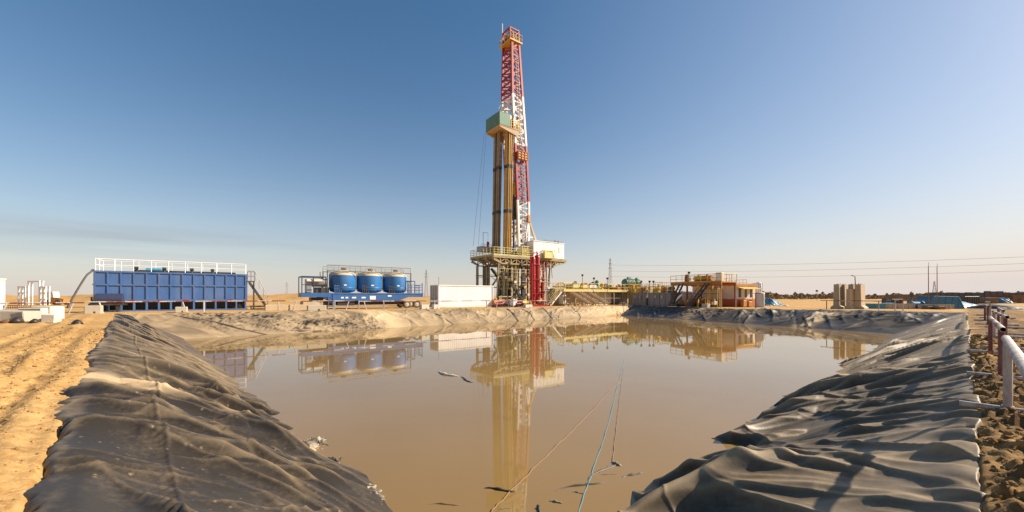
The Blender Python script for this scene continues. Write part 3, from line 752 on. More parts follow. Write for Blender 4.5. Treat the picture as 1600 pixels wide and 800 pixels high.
# hose
xa, ya = pt(146, 31.4); xb, yb = pt(100, 30)
hp = []
for i in range(30):
    q = i/29; px = 146+(104-146)*q; D = 31.4-3*q
    X_, Y_ = pt(146-6*min(q*6, 1)-38*max(q-.1, 0)**.9, D); hp.append((X_, Y_, max(zpy(421.5+1.5*q+60*max(q-.04, 0)**1.05, D), .12)))
hp = [(X_, Y_, z) for X_, Y_, z in hp]
b = MB(); b.poly([(p[0]-xa, p[1]-ya, p[2]) for p in hp], .065, 8)
tag(b.build('suction_hose', 'dark_steel', None, (xa, ya, 0)), 'thick dark hose arching down from the left top of the blue tank', 'hose')
b = MB(); P = [pt(100, 26.5), pt(85, 26.2), pt(78, 27.5), pt(72, 27), pt(79, 28.5)]
b.poly([(p[0]-P[0][0], p[1]-P[0][1], .2+G(*p)) for p in P], .05, 8)
tag(b.build('loose_hose', 'galv', None, (*P[0], 0)), 'pale loose hose lying on the sand behind the white blocks', 'hose')

# ================================================================== SILO TRAILER
x0, y0, _ = line_at(pt(470, 38.6), AU, 0, 470); z0 = G(x0, y0)-.04
o_ = (x0, y0)
def lx(px, yl): return line_at(o_, AU, yl, px)[2]
t = thing('silo_trailer', 'blue semi-trailer carrying three round blue silos in a row', 'trailer', (x0, y0, z0), AU)
Lr = lx(661, 0); zt = 1.62
b = MB(); xg, xe = lx(520, 0), lx(625, 0)
prof = [(.9, zt), (.9, zt-.32), (xg-1.2, zt-.34), (xg, zt-.72), (xe, zt-.72), (xe+1.0, zt-.36), (Lr, zt-.36), (Lr, zt)]
b.prism(prof, 0, .16); b.prism(prof, 2.3, 2.46)
b.bbox(.9, Lr, .163, 2.297, zt-.12, zt-.012)
for xx in np.linspace(1.2, Lr-.2, 8): b.bbox(xx-.06, xx+.06, .165, 2.295, zt-.33, zt-.125)
b.build('chassis', 'chassis_blue', t)
b = MB(); b.bbox(.85, Lr+.05, -.05, .17, zt+.003, zt+.10); b.build('deck_edge', 'blue_rib', t)
b = MB()
for px in (533, 540, 550, 565, 606): xx = lx(px, 0); b.bbox(xx, xx+(.26 if px in (533, 540) else .42), -.012, -.002, zt-.48 if px < 600 else zt-.3, zt-.33 if px < 600 else zt-.15)
xx = lx(578, 0); b.bbox(xx, xx+.62, -.014, -.002, zt-.62, zt-.22); b.build('marker_plate', 'white', t)
for i, (pa, pb) in enumerate(((514, 555.5), (557, 596), (598, 634))):
    xa, xb = lx(pa, 1.3), lx(pb, 1.3); r_ = (xb-xa)/2; cx = (xa+xb)/2; top = 3.62
    s_ = MB(); s_.lathe([(r_*.55, zt+.12), (r_*.90, zt+.26), (r_, zt+.5), (r_, top)], (cx, 1.3, 0), 40)
    s_.lathe([(r_+.02, zt+.62), (r_+.035, zt+.64), (r_+.035, zt+.68), (r_+.02, zt+.70)], (cx, 1.3, 0), 40)
    so = s_.build('silo', 'silo_blue', t)
    c_ = MB(); c_.lathe([(r_+.004, top-.02), (r_*.97, top+.16), (r_*.80, top+.33), (r_*.45, top+.52), (r_*.2, top+.58), (0.02, top+.59)], (cx, 1.3, 0), 40); c_.build('dusty_top', 'dusty_cap', so)
    h_ = MB(); h_.lathe([(.26, top+.50), (.26, top+.74), (.30, top+.75), (.30, top+.80), (.02, top+.81)], (cx+.1, 1.25, 0), 16); h_.build('hatch', 'dark_steel', so)
    l_ = MB()
    for k in range(4): l_.tube((cx-r_*.75+.2*k, .12, zt+.1), (cx-r_*.75+.2*k, .12, zt+.85), .05, 8)
    l_.bar((cx-r_*.8, .12, zt+.87), (cx-r_*.75+.68, .12, zt+.87), .07); l_.tube((cx-r_*.8, .08, zt+.5), (cx+r_*.9, .08, zt+.42), .035, 8); l_.build('valve_manifold', 'blue_rib' if i == 0 else 'dark_steel', so)
    m_ = MB(); m_.bbox(cx-.15, cx+.12, 1.3-r_-.02, 1.3-r_+.05, zt+.86, zt+.98); m_.build('name_plate', 'white', so)
b = MB(); xa, xb = lx(511, .2), lx(641, .2)
b.rail((xa, .1, 4.02), (xb, .1, 4.02), .55, 9, .03, (.5,)); b.rail((xa, 2.4, 4.02), (xb, 2.4, 4.02), .55, 9, .03, (.5,)); b.tube((xa, .1, 4.60), (xb, .1, 4.60), .055, 8)
b.build('roof_rail', 'galv', t)
b = MB()
for yy in (.05, 2.42):
    b.bar((xa, yy, zt), (xa, yy, 4.0), .09); b.bar((xb, yy, zt), (xb, yy, 4.0), .09); b.bar((xa-.05, yy, 4.0), (xb+.05, yy, 4.0), .09, .07)
b.build('roof_frame', 'dark_steel', t)
b = MB(); b.bbox(xg-.6, xe+.6, .6, 1.9, .42, zt-.73); b.bbox(xg+.5, xg+2.2, .2, .55, .35, zt-.8); b.bbox(1.0, xg-.8, .5, 2.0, .75, zt-.36); b.build('underframe_shade', 'black', t)  # filler boxes below the deck, black to imitate its shadow
# compressor bay at the front (left)
b = MB(); xa2, xb2 = lx(471, 0), lx(511, 0)
b.frame(xa2+.05, xb2-.1, .1, 2.3, zt+.05, 3.35, .09); b.bar((xa2+1.1, .1, zt+.1), (xa2+1.1, .1, 3.3), .08); b.bar((xa2+.05, .1, zt+.9), (xb2-.1, .1, zt+.9), .06)
b.bbox(xa2+.0, xb2, 0, 2.4, zt-.3, zt-.02); b.build('engine_frame', 'navy', t)
b = MB(); b.bbox(xa2-.02, xb2+.4, -.03, 2.43, zt-.34, zt-.302); b.bbox(xa2-.02, xb2+.4, -.06, -.032, zt-.34, zt+.06); b.build('front_deck', 'chassis_blue', t)
b = MB(); b.tube((xa2+1.1, 1.0, zt+1.15), (xa2+2.5, 1.0, zt+1.15), .42, 16); b.bevbox(xa2+.5, xa2+1.0, .5, 1.6, zt+.1, zt+1.5, .04); b.tube((xa2+1.9, 1.1, zt+1.4), (xa2+1.9, 1.1, zt+2.3), .07, 8); b.build('compressor', 'galv', t)
b = MB(); b.bevbox(xa2+1.3, xa2+2.6, .4, 1.6, zt+.08, zt+.66, .04); b.build('engine', 'dark_steel', t)
b = MB(); b.tube((xa2+.5, .3, 2.95), (xb2-.4, .3, 2.95), .16, 12); b.build('silencer', 'offwhite', t)
# wheels, legs, ladder, rear rails
rw = .42
for px in (636.5, 652):
    cx = lx(px, 0)
    for yy in (.02, 2.1):
        w_ = MB(); w_.tube((cx, yy, rw), (cx, yy+.32, rw), rw, 24); wo = w_.build('wheel', 'tyre', t)
        r_ = MB(); r_.tube((cx, yy-.015, rw), (cx, yy+.0, rw), rw*.55, 18); r_.tube((cx, yy-.05, rw), (cx, yy-.015, rw), rw*.22, 12); r_.build('rim', 'dusty_cap', wo)
b = MB(); [b.bar((lx(px, 0), .1, .02), (lx(px, 0), .1, zt-.7), .12) for px in (521, 523.5, 561, 600)]; b.bar((lx(523, 0), .12, .35), (lx(606, 0), .12, .30), .09); b.build('support_leg', 'galv', t)
b = MB(); xl = lx(513, 0)
b.bar((xl, -.03, .3), (xl, -.03, zt), .05); b.bar((xl+.45, -.03, .3), (xl+.45, -.03, zt), .05); [b.bar((xl, -.03, .4+.28*i), (xl+.45, -.03, .4+.28*i), .04) for i in range(4)]; b.build('ladder', 'blue_rib', t)
b = MB(); xr = lx(638, 0); b.rail((xr, .05, zt+.1), (Lr-.1, .05, zt+.1), .95, 5, .03, (.35, .7)); b.rail((Lr-.1, .05, zt+.1), (Lr-.1, 2.4, zt+.1), .95, 4, .03, (.35, .7)); b.frame(xr+.05, xr+.9, .3, 2.1, zt+.05, zt+1.5, .08)
b.bar((Lr-.1, .02, zt-.35), (Lr-.1, .02, zt+1.3), .08); b.build('rear_rail', 'chassis_blue', t)
b = MB(); b.bevbox(.2, 1.9, .3, 2.1, .35, .85, .06); b.bevbox(1.9, 2.6, .5, 1.9, 0, .4, .05); b.build('gooseneck_stand', 'tan', t)

# ================================================================== WHITE CONTAINER
x0, y0 = pt(685, 50); t = thing('shipping_container', 'white container standing between the silo trailer and the rig', 'container', (x0, y0, G(x0, y0)-.03), AU)
Lc = line_at((x0, y0), AU, 0, 770)[2]; hc = 2.92; wdt = 2.4
b = MB()
def corr(b, p0, ax, L_, z0_, z1_, pitch=.28, dep=.010):
    n = max(2, int(L_/pitch)); pts = []
    for i in range(n):
        s_ = L_/n*i; q = L_/n
        pts += [(s_, 0), (s_+q*.35, 0), (s_+q*.5, dep), (s_+q*.85, dep)]
    pts.append((L_, 0)); nx = (ax[1], -ax[0])
    vs = []
    for s_, d_ in pts:
        for z in (z0_, z1_): vs.append((p0[0]+ax[0]*s_-nx[0]*d_, p0[1]+ax[1]*s_-nx[1]*d_, z))
    b.add(vs, [(2*i, 2*i+2, 2*i+3, 2*i+1) for i in range(len(pts)-1)])
corr(b, (.09, .01), (1, 0), Lc-.18, .17, hc-.13); corr(b, (Lc-.01, .09), (0, 1), wdt-.18, .17, hc-.13); corr(b, (Lc-.09, wdt-.01), (-1, 0), Lc-.18, .17, hc-.13)
b.bbox(.05, Lc-.05, .05, wdt-.05, hc-.10, hc-.03); b.build('wall', 'white', t)
b = MB()
for xx in (0, Lc):
    for yy in (0, wdt): b.bbox(xx-.06, xx+.06, yy-.06, yy+.06, .0, hc)
for yy in (0, wdt):
    for z in (.08, hc-.06): b.bbox(.062, Lc-.062, yy-.05, yy+.05, z-.075, z+.058)
for xx in (0, Lc):
    for z in (.08, hc-.06): b.bbox(xx-.05, xx+.05, .062, wdt-.062, z-.073, z+.057)
b.build('corner_frame', 'white', t)
for k in range(2):
    d_ = MB(); d_.bbox(-.02, .02, .08+k*1.13, 1.17+k*1.13, .16, hc-.13)
    do = d_.build('door', 'offwhite', t)
    h_ = MB(); [h_.tube((-.045, .35+k*1.13+q, .18), (-.045, .35+k*1.13+q, hc-.16), .018, 6) for q in (0, .5)]; h_.bar((-.06, .35+k*1.13, 1.2), (-.06, .85+k*1.13, 1.2), .03); h_.build('lock_bar', 'dark_steel', do)
b = MB(); b.tube((.0, -.12, .3), (.0, -.12, hc+1.0), .022, 6); b.build('antenna', 'dark_steel', t)

# ================================================================== DRILLING RIG
RO = (0.8, 62.0); ZR = .05
def ru(px, v): return line_at(RO, AU, v, px)[2]
rig = thing('drilling_rig', 'tall drilling rig with a red and white lattice mast on a high steel substructure', 'drilling rig', (*RO, ZR), AU)
ZF = 7.45                                   # drill floor
u0, u1 = -6.6, 7.7; v0, v1 = -3.3, 3.4
# substructure
b = MB()
for v in (v0+.5, v1-.5): b.bbox(-6.2, 5.6, v-.35, v+.35, .02, .75)
for u_ in (-5.8, -1.5, 2, 5.2): b.bbox(u_-.25, u_+.25, v0+.86, v1-.86, .1, .6)
b.build('base_beam', 'rig_steel', rig)
cols = [(-4.6, v0+.5), (-3.9, v0+.9), (-2.2, v0+.5), (-3.6, v1-.5), (-1.7, v0+.9), (-5.4, v0+.5), (-4.3, v1-.5), (-5.6, v1-.5), (-3.1, v0+.5), (-1.0, v0+.5), (.7, v0+.5), (2.3, v0+.5), (4.6, v1-.5), (-1.2, v1-.5), (1.6, v1-.5), (-3.2, 0.), (3.3, v0+.5)]
for i, (u_, v) in enumerate(cols):
    b = MB(); w = .30 if i % 3 else .42
    b.bbox(u_-w/2, u_+w/2, v-w/2, v-w/2+.06, .752, ZF-1.22); b.bbox(u_-w/2, u_+w/2, v+w/2-.06, v+w/2, .752, ZF-1.22); b.bbox(u_-.04, u_+.04, v-w/2+.062, v+w/2-.062, .752, ZF-1.22)
    for z in (2.2, 4.2): b.bbox(u_-w/2-.03, u_+w/2+.03, v-w/2-.03, v+w/2+.03, z, z+.1)
    b.build('column', ('rig_steel', 'dark_steel', 'rig_steel', 'tan')[i % 4] if i != 15 else 'dark_steel', rig)
for i, (p, q, w) in enumerate((((-5.2, v0+.45, 5.9), (-1.2, v0+.45, 1.0), .38), ((-1.0, v0+.42, 5.9), (1.8, v0+.42, 1.0), .2), ((-3.0, v1-.5, 5.9), (1.2, v1-.5, 1.0), .3), ((2.0, v0+.4, 1.0), (.4, v0+.4, 5.8), .18),
                   ((4.4, v1-.5, 5.8), (1.8, v1-.5, 1.0), .25), ((-5.2, 1.5, 1.2), (-3.2, -1.0, 5.8), .22), ((1.0, v0+.3, 3.4), (3.2, v0+.3, 1.0), .16), ((3.0, v0+.4, 5.9), (1.0, v0+.4, 4.2), .2))):
    b = MB(); b.bar(p, q, w); b.build('brace', ('dark_steel', 'rig_steel')[i % 2], rig)
b = MB()
for z in (2.6, 4.4):
    b.bar((-5.5, v0+.5, z), (3.2, v0+.5, z), .14); b.bar((-5.4, v1-.5, z+.3), (4.5, v1-.5, z+.3), .14)
b.tube((-3.9, -2.6, .8), (-3.9, -2.6, 6.0), .11, 8); b.tube((-.2, -2.4, .8), (-.2, -2.4, 6.1), .09, 8); b.tube((.1, -2.9, 4.0), (4.6, -2.9, 3.6), .10, 8)
for k in range(5): b.tube((-6.2+.1*k, -2.9+1.2*k, 4.6-.25*(k % 2)), (-6.9+.1*k, -2.9+1.2*k, 4.6-.25*(k % 2)), .05, 6)
b.build('pipework', 'rig_steel', rig)
b = MB()       # blow-out preventer stack under the floor
b.lathe([(.5, 0), (.5, .5), (.75, .55), (.75, 1.2), (.5, 1.25), (.5, 1.5), (.85, 1.55), (.85, 2.3), (.45, 2.4), (.45, 3.0), (.65, 3.05), (.65, 3.5), (.3, 3.6), (.3, 5.2)], (-1.6, 0, .75), 18)
for z in (1.7, 2.7): b.bar((-2.9, 0, z), (-.3, 0, z), .5)
b.build('preventer_stack', 'dark_steel', rig)
# floor
b = MB(); b.bbox(u0, u1, v0, v1, ZF-.22, ZF); b.build('drill_floor', 'rig_steel', rig)
b = MB()
def ftruss(v):
    bot = [(u0+.1, ZF-.62), (u0+1.5, ZF-1.2), (u1-2.6, ZF-1.2), (u1-.2, ZF-.55)]
    for p, q in zip(bot[:-1], bot[1:]): b.bar((p[0], v, p[1]), (q[0], v, q[1]), .3, .16)
    b.bar((u0+.02, v, ZF-.31), (u1-.02, v, ZF-.31), .34, .17)
    us_ = np.linspace(u0+.3, u1-.4, 15)
    zb_ = lambda u_: float(np.interp(u_, [p[0] for p in bot], [p[1] for p in bot]))
    for i, u_ in enumerate(us_):
        b.bar((u_, v, ZF-.4), (u_, v, zb_(u_)+.08), .13)
        if i: (b.bar((us_[i-1], v, ZF-.42), (u_, v, zb_(u_)+.1), .09) if i % 2 else b.bar((u_, v, ZF-.42), (us_[i-1], v, zb_(us_[i-1])+.1), .09))
for v in (v0+.2, -1.1, 1.1, v1-.2): ftruss(v)
for u_ in np.linspace(u0+.6, u1-.6, 9): b.bbox(u_-.08, u_+.08, v0+.325, v1-.325, ZF-.75 if 1 < (u_-u0) < 11 else ZF-.5, ZF-.226)
b.build('girder', 'rig_steel', rig)
gr = random.Random(5)
for k in range(26):
    u_ = gr.uniform(u0+1.2, u1-2.8); v = gr.choice((v0+.1, v0+.35, v0+.6, 0, 1.5)); w = gr.uniform(.2, .7); h = gr.uniform(.2, .7)
    b = MB(); b.bevbox(u_-w/2, u_+w/2, v-.2, v+.2, ZF-1.15-h*gr.random(), ZF-1.15+.3*h, .02); b.build('underfloor_box', gr.choice(('dark_steel', 'rig_steel', 'rust')), rig)
for k in range(18):
    u_ = gr.uniform(u0+1, u1-3); b = MB(); b.tube((u_, v0+.15+.2*gr.random(), ZF-1.1), (u_+gr.uniform(-.4, .4), v0+.2+.6*gr.random(), gr.uniform(.8, 4.5)), gr.uniform(.04, .10), 6); b.build('underfloor_pipe', gr.choice(('dark_steel', 'rig_steel', 'tan')), rig)
b = MB()
for (p, q, n) in (((u0+.05, v0+.05), (.6, v0+.05), 9), ((u0+.05, v0+.05), (u0+.05, v1-.05), 8), ((u0+.05, v1-.05), (u1-.05, v1-.05), 14), ((u1-.05, -1.), (u1-.05, v1-.05), 5)):
    b.rail((*p, ZF), (*q, ZF), 1.1, n, .035, (.35, .68), skirt=True)
for u_ in np.linspace(u0+.2, .5, 13): b.bar((u_, v0+.05, ZF), (u_, v0+.05, ZF+1.0), .03)
b.build('railing', 'pale_yellow', rig)
for k in range(14):
    u_ = gr.uniform(u0+1.4, u1-3.2); v = gr.choice((v0+.55, v0+.8, v1-.7)); z = gr.uniform(1.2, 4.6)
    b = MB(); b.bar((u_, v, z), (u_+gr.choice((-1, 1))*gr.uniform(1.0, 1.8), v, z+gr.uniform(.8, 1.7)), gr.uniform(.09, .16)); b.build('brace', gr.choice(('rig_steel', 'tan', 'dark_steel', 'pale_yellow')), rig)
for k in range(9):
    u_ = gr.uniform(u0+1.4, u1-3.2); z = gr.uniform(.9, 5.4)
    b = MB(); b.bevbox(u_-.22, u_+.22, v0+.1, v0+.5, z, z+gr.uniform(.3, .6), .03); b.build('junction_box', gr.choice(('yellow', 'pale_yellow', 'offwhite', 'rust')), rig)
b = MB()
for z in (2.75, 4.55): b.rail((-5.4, v0+.2, z), (3.1, v0+.2, z), .95, 12, .03, (.5,))
b.build('landing_railing', 'pale_yellow', rig)
b = MB()       # drawworks and driller's panels on the floor
b.bevbox(-2.0, .2, -.9, .9, ZF, ZF+.9, .06); b.bevbox(1.3, 3.0, -1.0, 1.4, ZF, ZF+1.7, .08); b.tube((1.5, -1.1, ZF+1.2), (1.5, 1.3, ZF+1.2), .55, 16); b.bevbox(.4, 1.1, -2.6, -1.6, ZF, ZF+1.5, .05)
b.build('drawworks', 'dark_steel', rig)
b = MB(); ua, ub = ru(816, v0+.3), ru(832, v0+.3)
b.frame(ua, ub, v0+.3, v0+1.6, ZF+.05, ZF+1.6, .09); [b.bar((ua, v0+.3, ZF+.05+.31*i), (ub, v0+.3, ZF+.05+.31*i), .06) for i in range(1, 5)]; [b.bar((ua+(ub-ua)*q, v0+.3, ZF+.1), (ua+(ub-ua)*q, v0+.3, ZF+1.55), .07) for q in (.25, .5, .75)]
b.bevbox(ua+.1, ub-.1, v0+.5, v0+1.4, ZF+.1, ZF+1.2, .04); b.build('operator_cage', 'pale_yellow', rig)
b = MB(); ua, ub = ru(747, v1-1), ru(768, v1-1)
b.bevbox(ua, ub, v1-1.9, v1-.5, ZF+.9, ZF+1.75, .06); [b.bar((x_, v1-1.2, ZF), (x_, v1-1.2, ZF+.9), .08) for x_ in (ua+.2, ub-.2)]; b.rail((ua, v1-1.9, ZF+1.75), (ub, v1-1.9, ZF+1.75), .35, 5, .02); b.build('floor_cabinet', 'galv', rig)
# mast ----------------------------------------------------------------
def legs(z):
    uf = np.interp(z, [7.5, 16, 25, 33, 42.2], [-.72, -1.0, -1.45, -1.92, -1.85])
    ub = np.interp(z, [7.5, 10.5, 16, 25, 33, 42.2], [.75, 1.12, 1.15, .62, -.05, -.62])
    vv = np.interp(z, [7.5, 25, 33, 42.2], [1.55, 1.5, 1.42, 1.12])
    return [(uf, -vv), (ub, -vv), (ub, vv), (uf, vv)]
def mast_section(z0_, z1_, nseg, mat, label):
    b = MB(); zs = np.linspace(z0_, z1_, nseg+1)
    for i in range(nseg):
        a, c = legs(zs[i]), legs(zs[i+1]); za, zc_ = zs[i], zs[i+1]
        for k in range(4): b.bar((*a[k], za), (*c[k], zc_), .34 if k in (0, 1) else .28)
        for k in (0, 2):       # side panels: rungs and crossing diagonals
            p, q, p2, q2 = a[k], a[k+1], c[k], c[k+1]
            b.bar((*p, za), (*q, za), .20)
            if i % 2: b.bar((*p, za), (*q2, zc_), .18)
            else: b.bar((*q, za), (*p2, zc_), .18)
            m1 = ((p[0]+q[0])/2, p[1]); m2 = ((p2[0]+q2[0])/2, p2[1]); b.bar((*m1, za), (*m2, zc_), .13)
        if i % 2 == 0:         # back face
            b.bar((*a[1], za), (*a[2], za), .18)
            m = ((c[1][0]+c[2][0])/2, 0); b.bar((*a[1], za), (m[0], 0, zc_), .15); b.bar((*a[2], za), (m[0], 0, zc_), .15)
        if za > 31: 
            b.bar((*a[0], za), (*a[3], za), .18); b.bar((*a[0], za), (*c[3], zc_), .15)
    b.build('mast_section', mat, rig).__setitem__('label', label)
mast_section(ZF+.02, 16.35, 8, 'mast_white', 'white lowest mast section'); mast_section(16.36, 25., 9, 'mast_red', 'red mast section below the racking platform')
mast_section(25.01, 32.6, 7, 'mast_white', 'white mast section at the racking platform'); mast_section(32.61, 40.8, 8, 'mast_red', 'red top mast section')
# ladder with cage up the near panel
b = MB()
for i in range(60):
    z = 9+i*.5; L4 = legs(z); u_ = L4[0][0]*.45+L4[1][0]*.55; v = L4[0][1]-.2
    if i < 59:
        n4 = legs(z+.5); u2 = n4[0][0]*.45+n4[1][0]*.55; v2 = n4[0][1]-.2
        b.bar((u_-.22, v, z), (u2-.22, v2, z+.5), .04); b.bar((u_+.22, v, z), (u2+.22, v2, z+.5), .04)
    b.bar((u_-.22, v, z), (u_+.22, v, z), .04)
b.build('ladder', 'rail_white', rig)
# A-frame legs behind the mast
for v in (-1.6, 1.6):
    b = MB(); b.bar((1.05, v, 13.6), (ru(843.5, -1.6)+.2, v, ZF+.4), .30); b.build('raising_leg', 'tan', rig)
    b = MB(); b.bar((1.0, v, 13.2), (.35, v, ZF+2.2), .22); b.bar((.75, v, 10.8), (2.05, v, 10.8), .16); b.build('leg_strut', 'mast_white', rig)
b = MB(); b.bar((1.06, -1.44, 13.4), (1.06, 1.44, 13.4), .28); b.bevbox(.75, 1.3, -1.9, -1.4, 13.1, 14.2, .05); b.build('raising_beam', 'orange', rig)
# crown
t4 = legs(40.8); cu = (t4[0][0]+t4[1][0])/2
b = MB(); b.bbox(cu-1.2, cu+1.15, -1.5, 1.5, 40.81, 41.0); b.build('crown_platform', 'yellow', rig)
b = MB(); b.rail((cu-1.15, -1.45, 41), (cu+1.1, -1.45, 41), 1.1, 5, .045, (.5,)); b.rail((cu-1.15, 1.45, 41), (cu+1.1, 1.45, 41), 1.1, 5, .045, (.5,)); b.rail((cu-1.15, -1.45, 41), (cu-1.15, 1.45, 41), 1.1, 5, .045, (.5,)); b.rail((cu+1.1, -1.45, 41), (cu+1.1, 1.45, 41), 1.1, 5, .045, (.5,))
b.build('crown_railing', 'yellow', rig)
b = MB()
for v in (-.95, .95):
    for u_ in (cu-.85, cu+.8): b.bar((u_, v, 41.), (u_, v, 42.95), .18)
    b.bar((cu-.94, v, 43.0), (cu+.89, v, 43.0), .18); b.bar((cu-.85, v, 41.2), (cu+.8, v, 42.8), .12); b.bar((cu+.8, v, 41.2), (cu-.85, v, 42.8), .12)
for u_ in (cu-.85, cu+.8): b.bar((u_, -.85, 43.0), (u_, .85, 43.0), .17); b.bar((u_, -.85, 41.2), (u_, .85, 42.8), .12); b.bar((u_, .85, 41.2), (u_, -.85, 42.8), .12)
b.build('crown_frame', 'mast_red', rig)
b = MB(); [b.tube((cu-.1, v, 41.75), (cu-.1, v+.14, 41.75), .62, 20) for v in (-.5, -.2, .1, .4)]; b.bevbox(cu-.4, cu+.2, -.7, .75, 41.02, 41.3, .03); b.build('crown_block', 'orange', rig)
b = MB(); b.tube((cu-.95, 1.0, 43.0), (cu-.95, 1.0, 44.6), .07, 6); b.build('antenna', 'offwhite', rig)
# hoisting lines, travelling block, top drive
b = MB(); hu = -.75
for k in range(8): b.tube((cu-.15+.02*k, -.45+.13*k, 41.6), (hu+.25+.02*k, -.28+.08*k, 19.2), .022, 5)
b.build('hoisting_line', 'wire', rig)
b = MB(); b.bevbox(hu-.25, hu+.35, -.55, .55, 17.4, 19.3, .1); b.tube((hu+.05, -.6, 18.6), (hu+.05, .6, 18.6), .5, 16); b.build('travelling_block', 'yellow', rig)
b = MB(); b.bevbox(hu-.3, hu+.4, -.5, .5, 13.6, 17.2, .08); b.bevbox(hu-.1, hu+.7, -.7, .7, 14.2, 15.6, .06); b.tube((hu, 0, 13.5), (hu, 0, ZF+.3), .09, 8)
for v in (-.5, .5): b.bar((hu+.55, v, 8.0), (hu+.5, v, 30.0), .14)
b.build('top_drive', 'dark_steel', rig)
b = MB(); P = [(hu+.3, -.6, 15.0), (hu+.2, -1.0, 12), (hu+.35, -1.15, 10.2), (hu+.6, -1.2, 9.6), (hu+.8, -1.2, 10.5), (-.6, -1.3, 14), (-.9, -1.35, 20)]; b.poly(P, .09, 8); b.build('mud_hose', 'black', rig)
# racking platform with green windwall
ua = -4.75; zb = 26.95; va, vb = -2.1, 1.7
b = MB(); b.bbox(ua, -.9, va, vb, zb-.12, zb)
b.prism([(ua+.1, zb-.123), (ua+.1, zb-.3), (-1.6, zb-1.0), (-1.3, zb-1.0), (-1.0, zb-.123)], va+.05, va+.2); b.prism([(ua+.1, zb-.123), (ua+.1, zb-.3), (-1.6, zb-1.0), (-1.3, zb-1.0), (-1.0, zb-.123)], vb-.2, vb-.05)
b.build('racking_platform', 'tan', rig)
b = MB()
def wallpanel(p, q, z0_, z1_, n):
    for i in range(n):
        a = [p[k]+(q[k]-p[k])*(i+.02)/n for k in (0, 1)]; c = [p[k]+(q[k]-p[k])*(i+.98)/n for k in (0, 1)]
        b.bar((*a, (z0_+z1_)/2), (*c, (z0_+z1_)/2), .06, z1_-z0_)
    b.bar((*p, z1_+.04), (*q, z1_+.04), .09, .08); b.bar((*p, z0_+.03), (*q, z0_+.03), .10, .06)
uw = ru(797.5, va)
wallpanel((ua, va), (uw, va), zb+.02, zb+1.85, 5); wallpanel((ua, vb), (ua, va), zb+.02, zb+1.85, 6); wallpanel((-1.9, vb), (ua, vb), zb+.02, zb+1.85, 5)
b.build('windwall', 'green', rig)
b = MB(); b.rail((uw+.1, va, zb), (-.9, va, zb), 1.1, 5, .05, (.35, .7)); [b.bar((uw+.15+.42*i, va, zb), (uw+.15+.42*i, va, zb+1.05+.5*(i % 2)), .08) for i in range(5)]; b.rail((-.9, va, zb), (-.9, vb, zb), 1.1, 5, .04, (.5,)); b.build('platform_railing', 'yellow', rig)
b = MB()
for k in range(7): b.bar((ua+.4+.45*k, va+.3, zb+.12), (ua+.4+.45*k, -.4, zb+.12), .07); b.bar((ua+.4+.45*k, .4, zb+.12), (ua+.4+.45*k, vb-.3, zb+.12), .07)
b.build('racking_finger', 'yellow', rig)
for p, q, w in (((-1.0, va+.05, zb-.2), (-.05, -1.5, 25.0), .12), ((-1.2, va+.1, zb+2.3), (-1.7, -1.45, 30.3), .06), ((-3.6, vb-.1, zb+1.9), (-1.9, 1.4, 32.5), .05), ((-3.2, va+.1, zb-.15), (-.9, -1.5, 25.3), .10)):
    b = MB(); b.bar(p, q, w); b.build('platform_brace', 'mast_white', rig)
b = MB(); zz = zpy(246, 61); L4 = legs(zz); b.bevbox(L4[0][0]+.05, L4[1][0]-.25, -2.2, -1.7, zz-.75, zz+.55, .05); b.rail((L4[0][0], -2.25, zz-.75), (L4[1][0]-.2, -2.25, zz-.75), 1.2, 4, .05, (.33, .66)); b.build('lower_basket', 'orange', rig)
b = MB(); zz = 23.6
b.tube((ua-.2, vb+.2, 27), (-6.3, 3.0, 9.3), .02, 5); b.tube((ua-.1, vb-.2, 27), (-6.0, 2.0, 8.6), .02, 5)
b.build('tugger_line', 'wire', rig)
b = MB(); b.lathe([(.02, 0), (.22, .15), (.22, 1.0), (.06, 1.25)], (ru(762.5, 2.4), 2.4, 8.95), 10); b.bar((ru(762.5, 2.4), 2.4, 10.2), (ru(762.5, 2.4), 2.4, 11.5), .03); b.bar((ru(762.5, 2.4)-.9, 2.4, 11.5), (ru(762.5, 2.4), 2.4, 11.5), .04); b.bar((ru(762.5, 2.4)-.9, 2.4, ZF), (ru(762.5, 2.4)-.9, 2.4, 11.52), .05); b.build('wind_sock', 'mast_red', rig)

# drill pipe stands -------------------------------------------------------
def stand_mesh(mat):
    b = MB(); L_ = 20.3
    b.tube((0, 0, 0), (0, 0, L_), .075, 7)
    for z in (.1, 6.7, 13.5, 20.2): b.tube((0, 0, z), (0, 0, z+.48), .105, 7, 1)
    return b
def stands(mat, label, group, us, vs):
    first = None; ca, sa = math.cos(AU), math.sin(AU)
    for a in us:
        for c in vs:
            uu, vv = a+rng.normal(0, .03), c+rng.normal(0, .03)
            loc = (RO[0]+uu*ca-vv*sa, RO[1]+uu*sa+vv*ca, ZR+ZF+.01)
            if first is None:
                first = tag(stand_mesh(mat).build('drill_pipe_stand', [mat, 'dark_steel'], None, loc), label, 'drill pipe', group); o = first
            else:
                o = first.copy(); COL.objects.link(o); o.location = loc
            o.rotation_euler = (rng.normal(0, .002), .018+rng.normal(0, .002), 0)
stands('pipe_dark', 'dark brown drill pipe stand racked in the left bundle beside the mast', 'dark drill pipe stands racked upright', np.linspace(-3.75, -3.0, 5), np.linspace(.35, 1.4, 6))
stands('pipe_gold', 'golden brown drill pipe stand racked in the right bundle beside the mast', 'golden drill pipe stands racked upright', np.linspace(-3.25, -2.35, 6), np.linspace(-1.6, -.75, 6))
stands('pipe_dark', 'slim dark drill collar racked between the two pipe bundles', 'drill collars between the pipe bundles', np.linspace(-3.9, -3.5, 2), (-.25, .05))

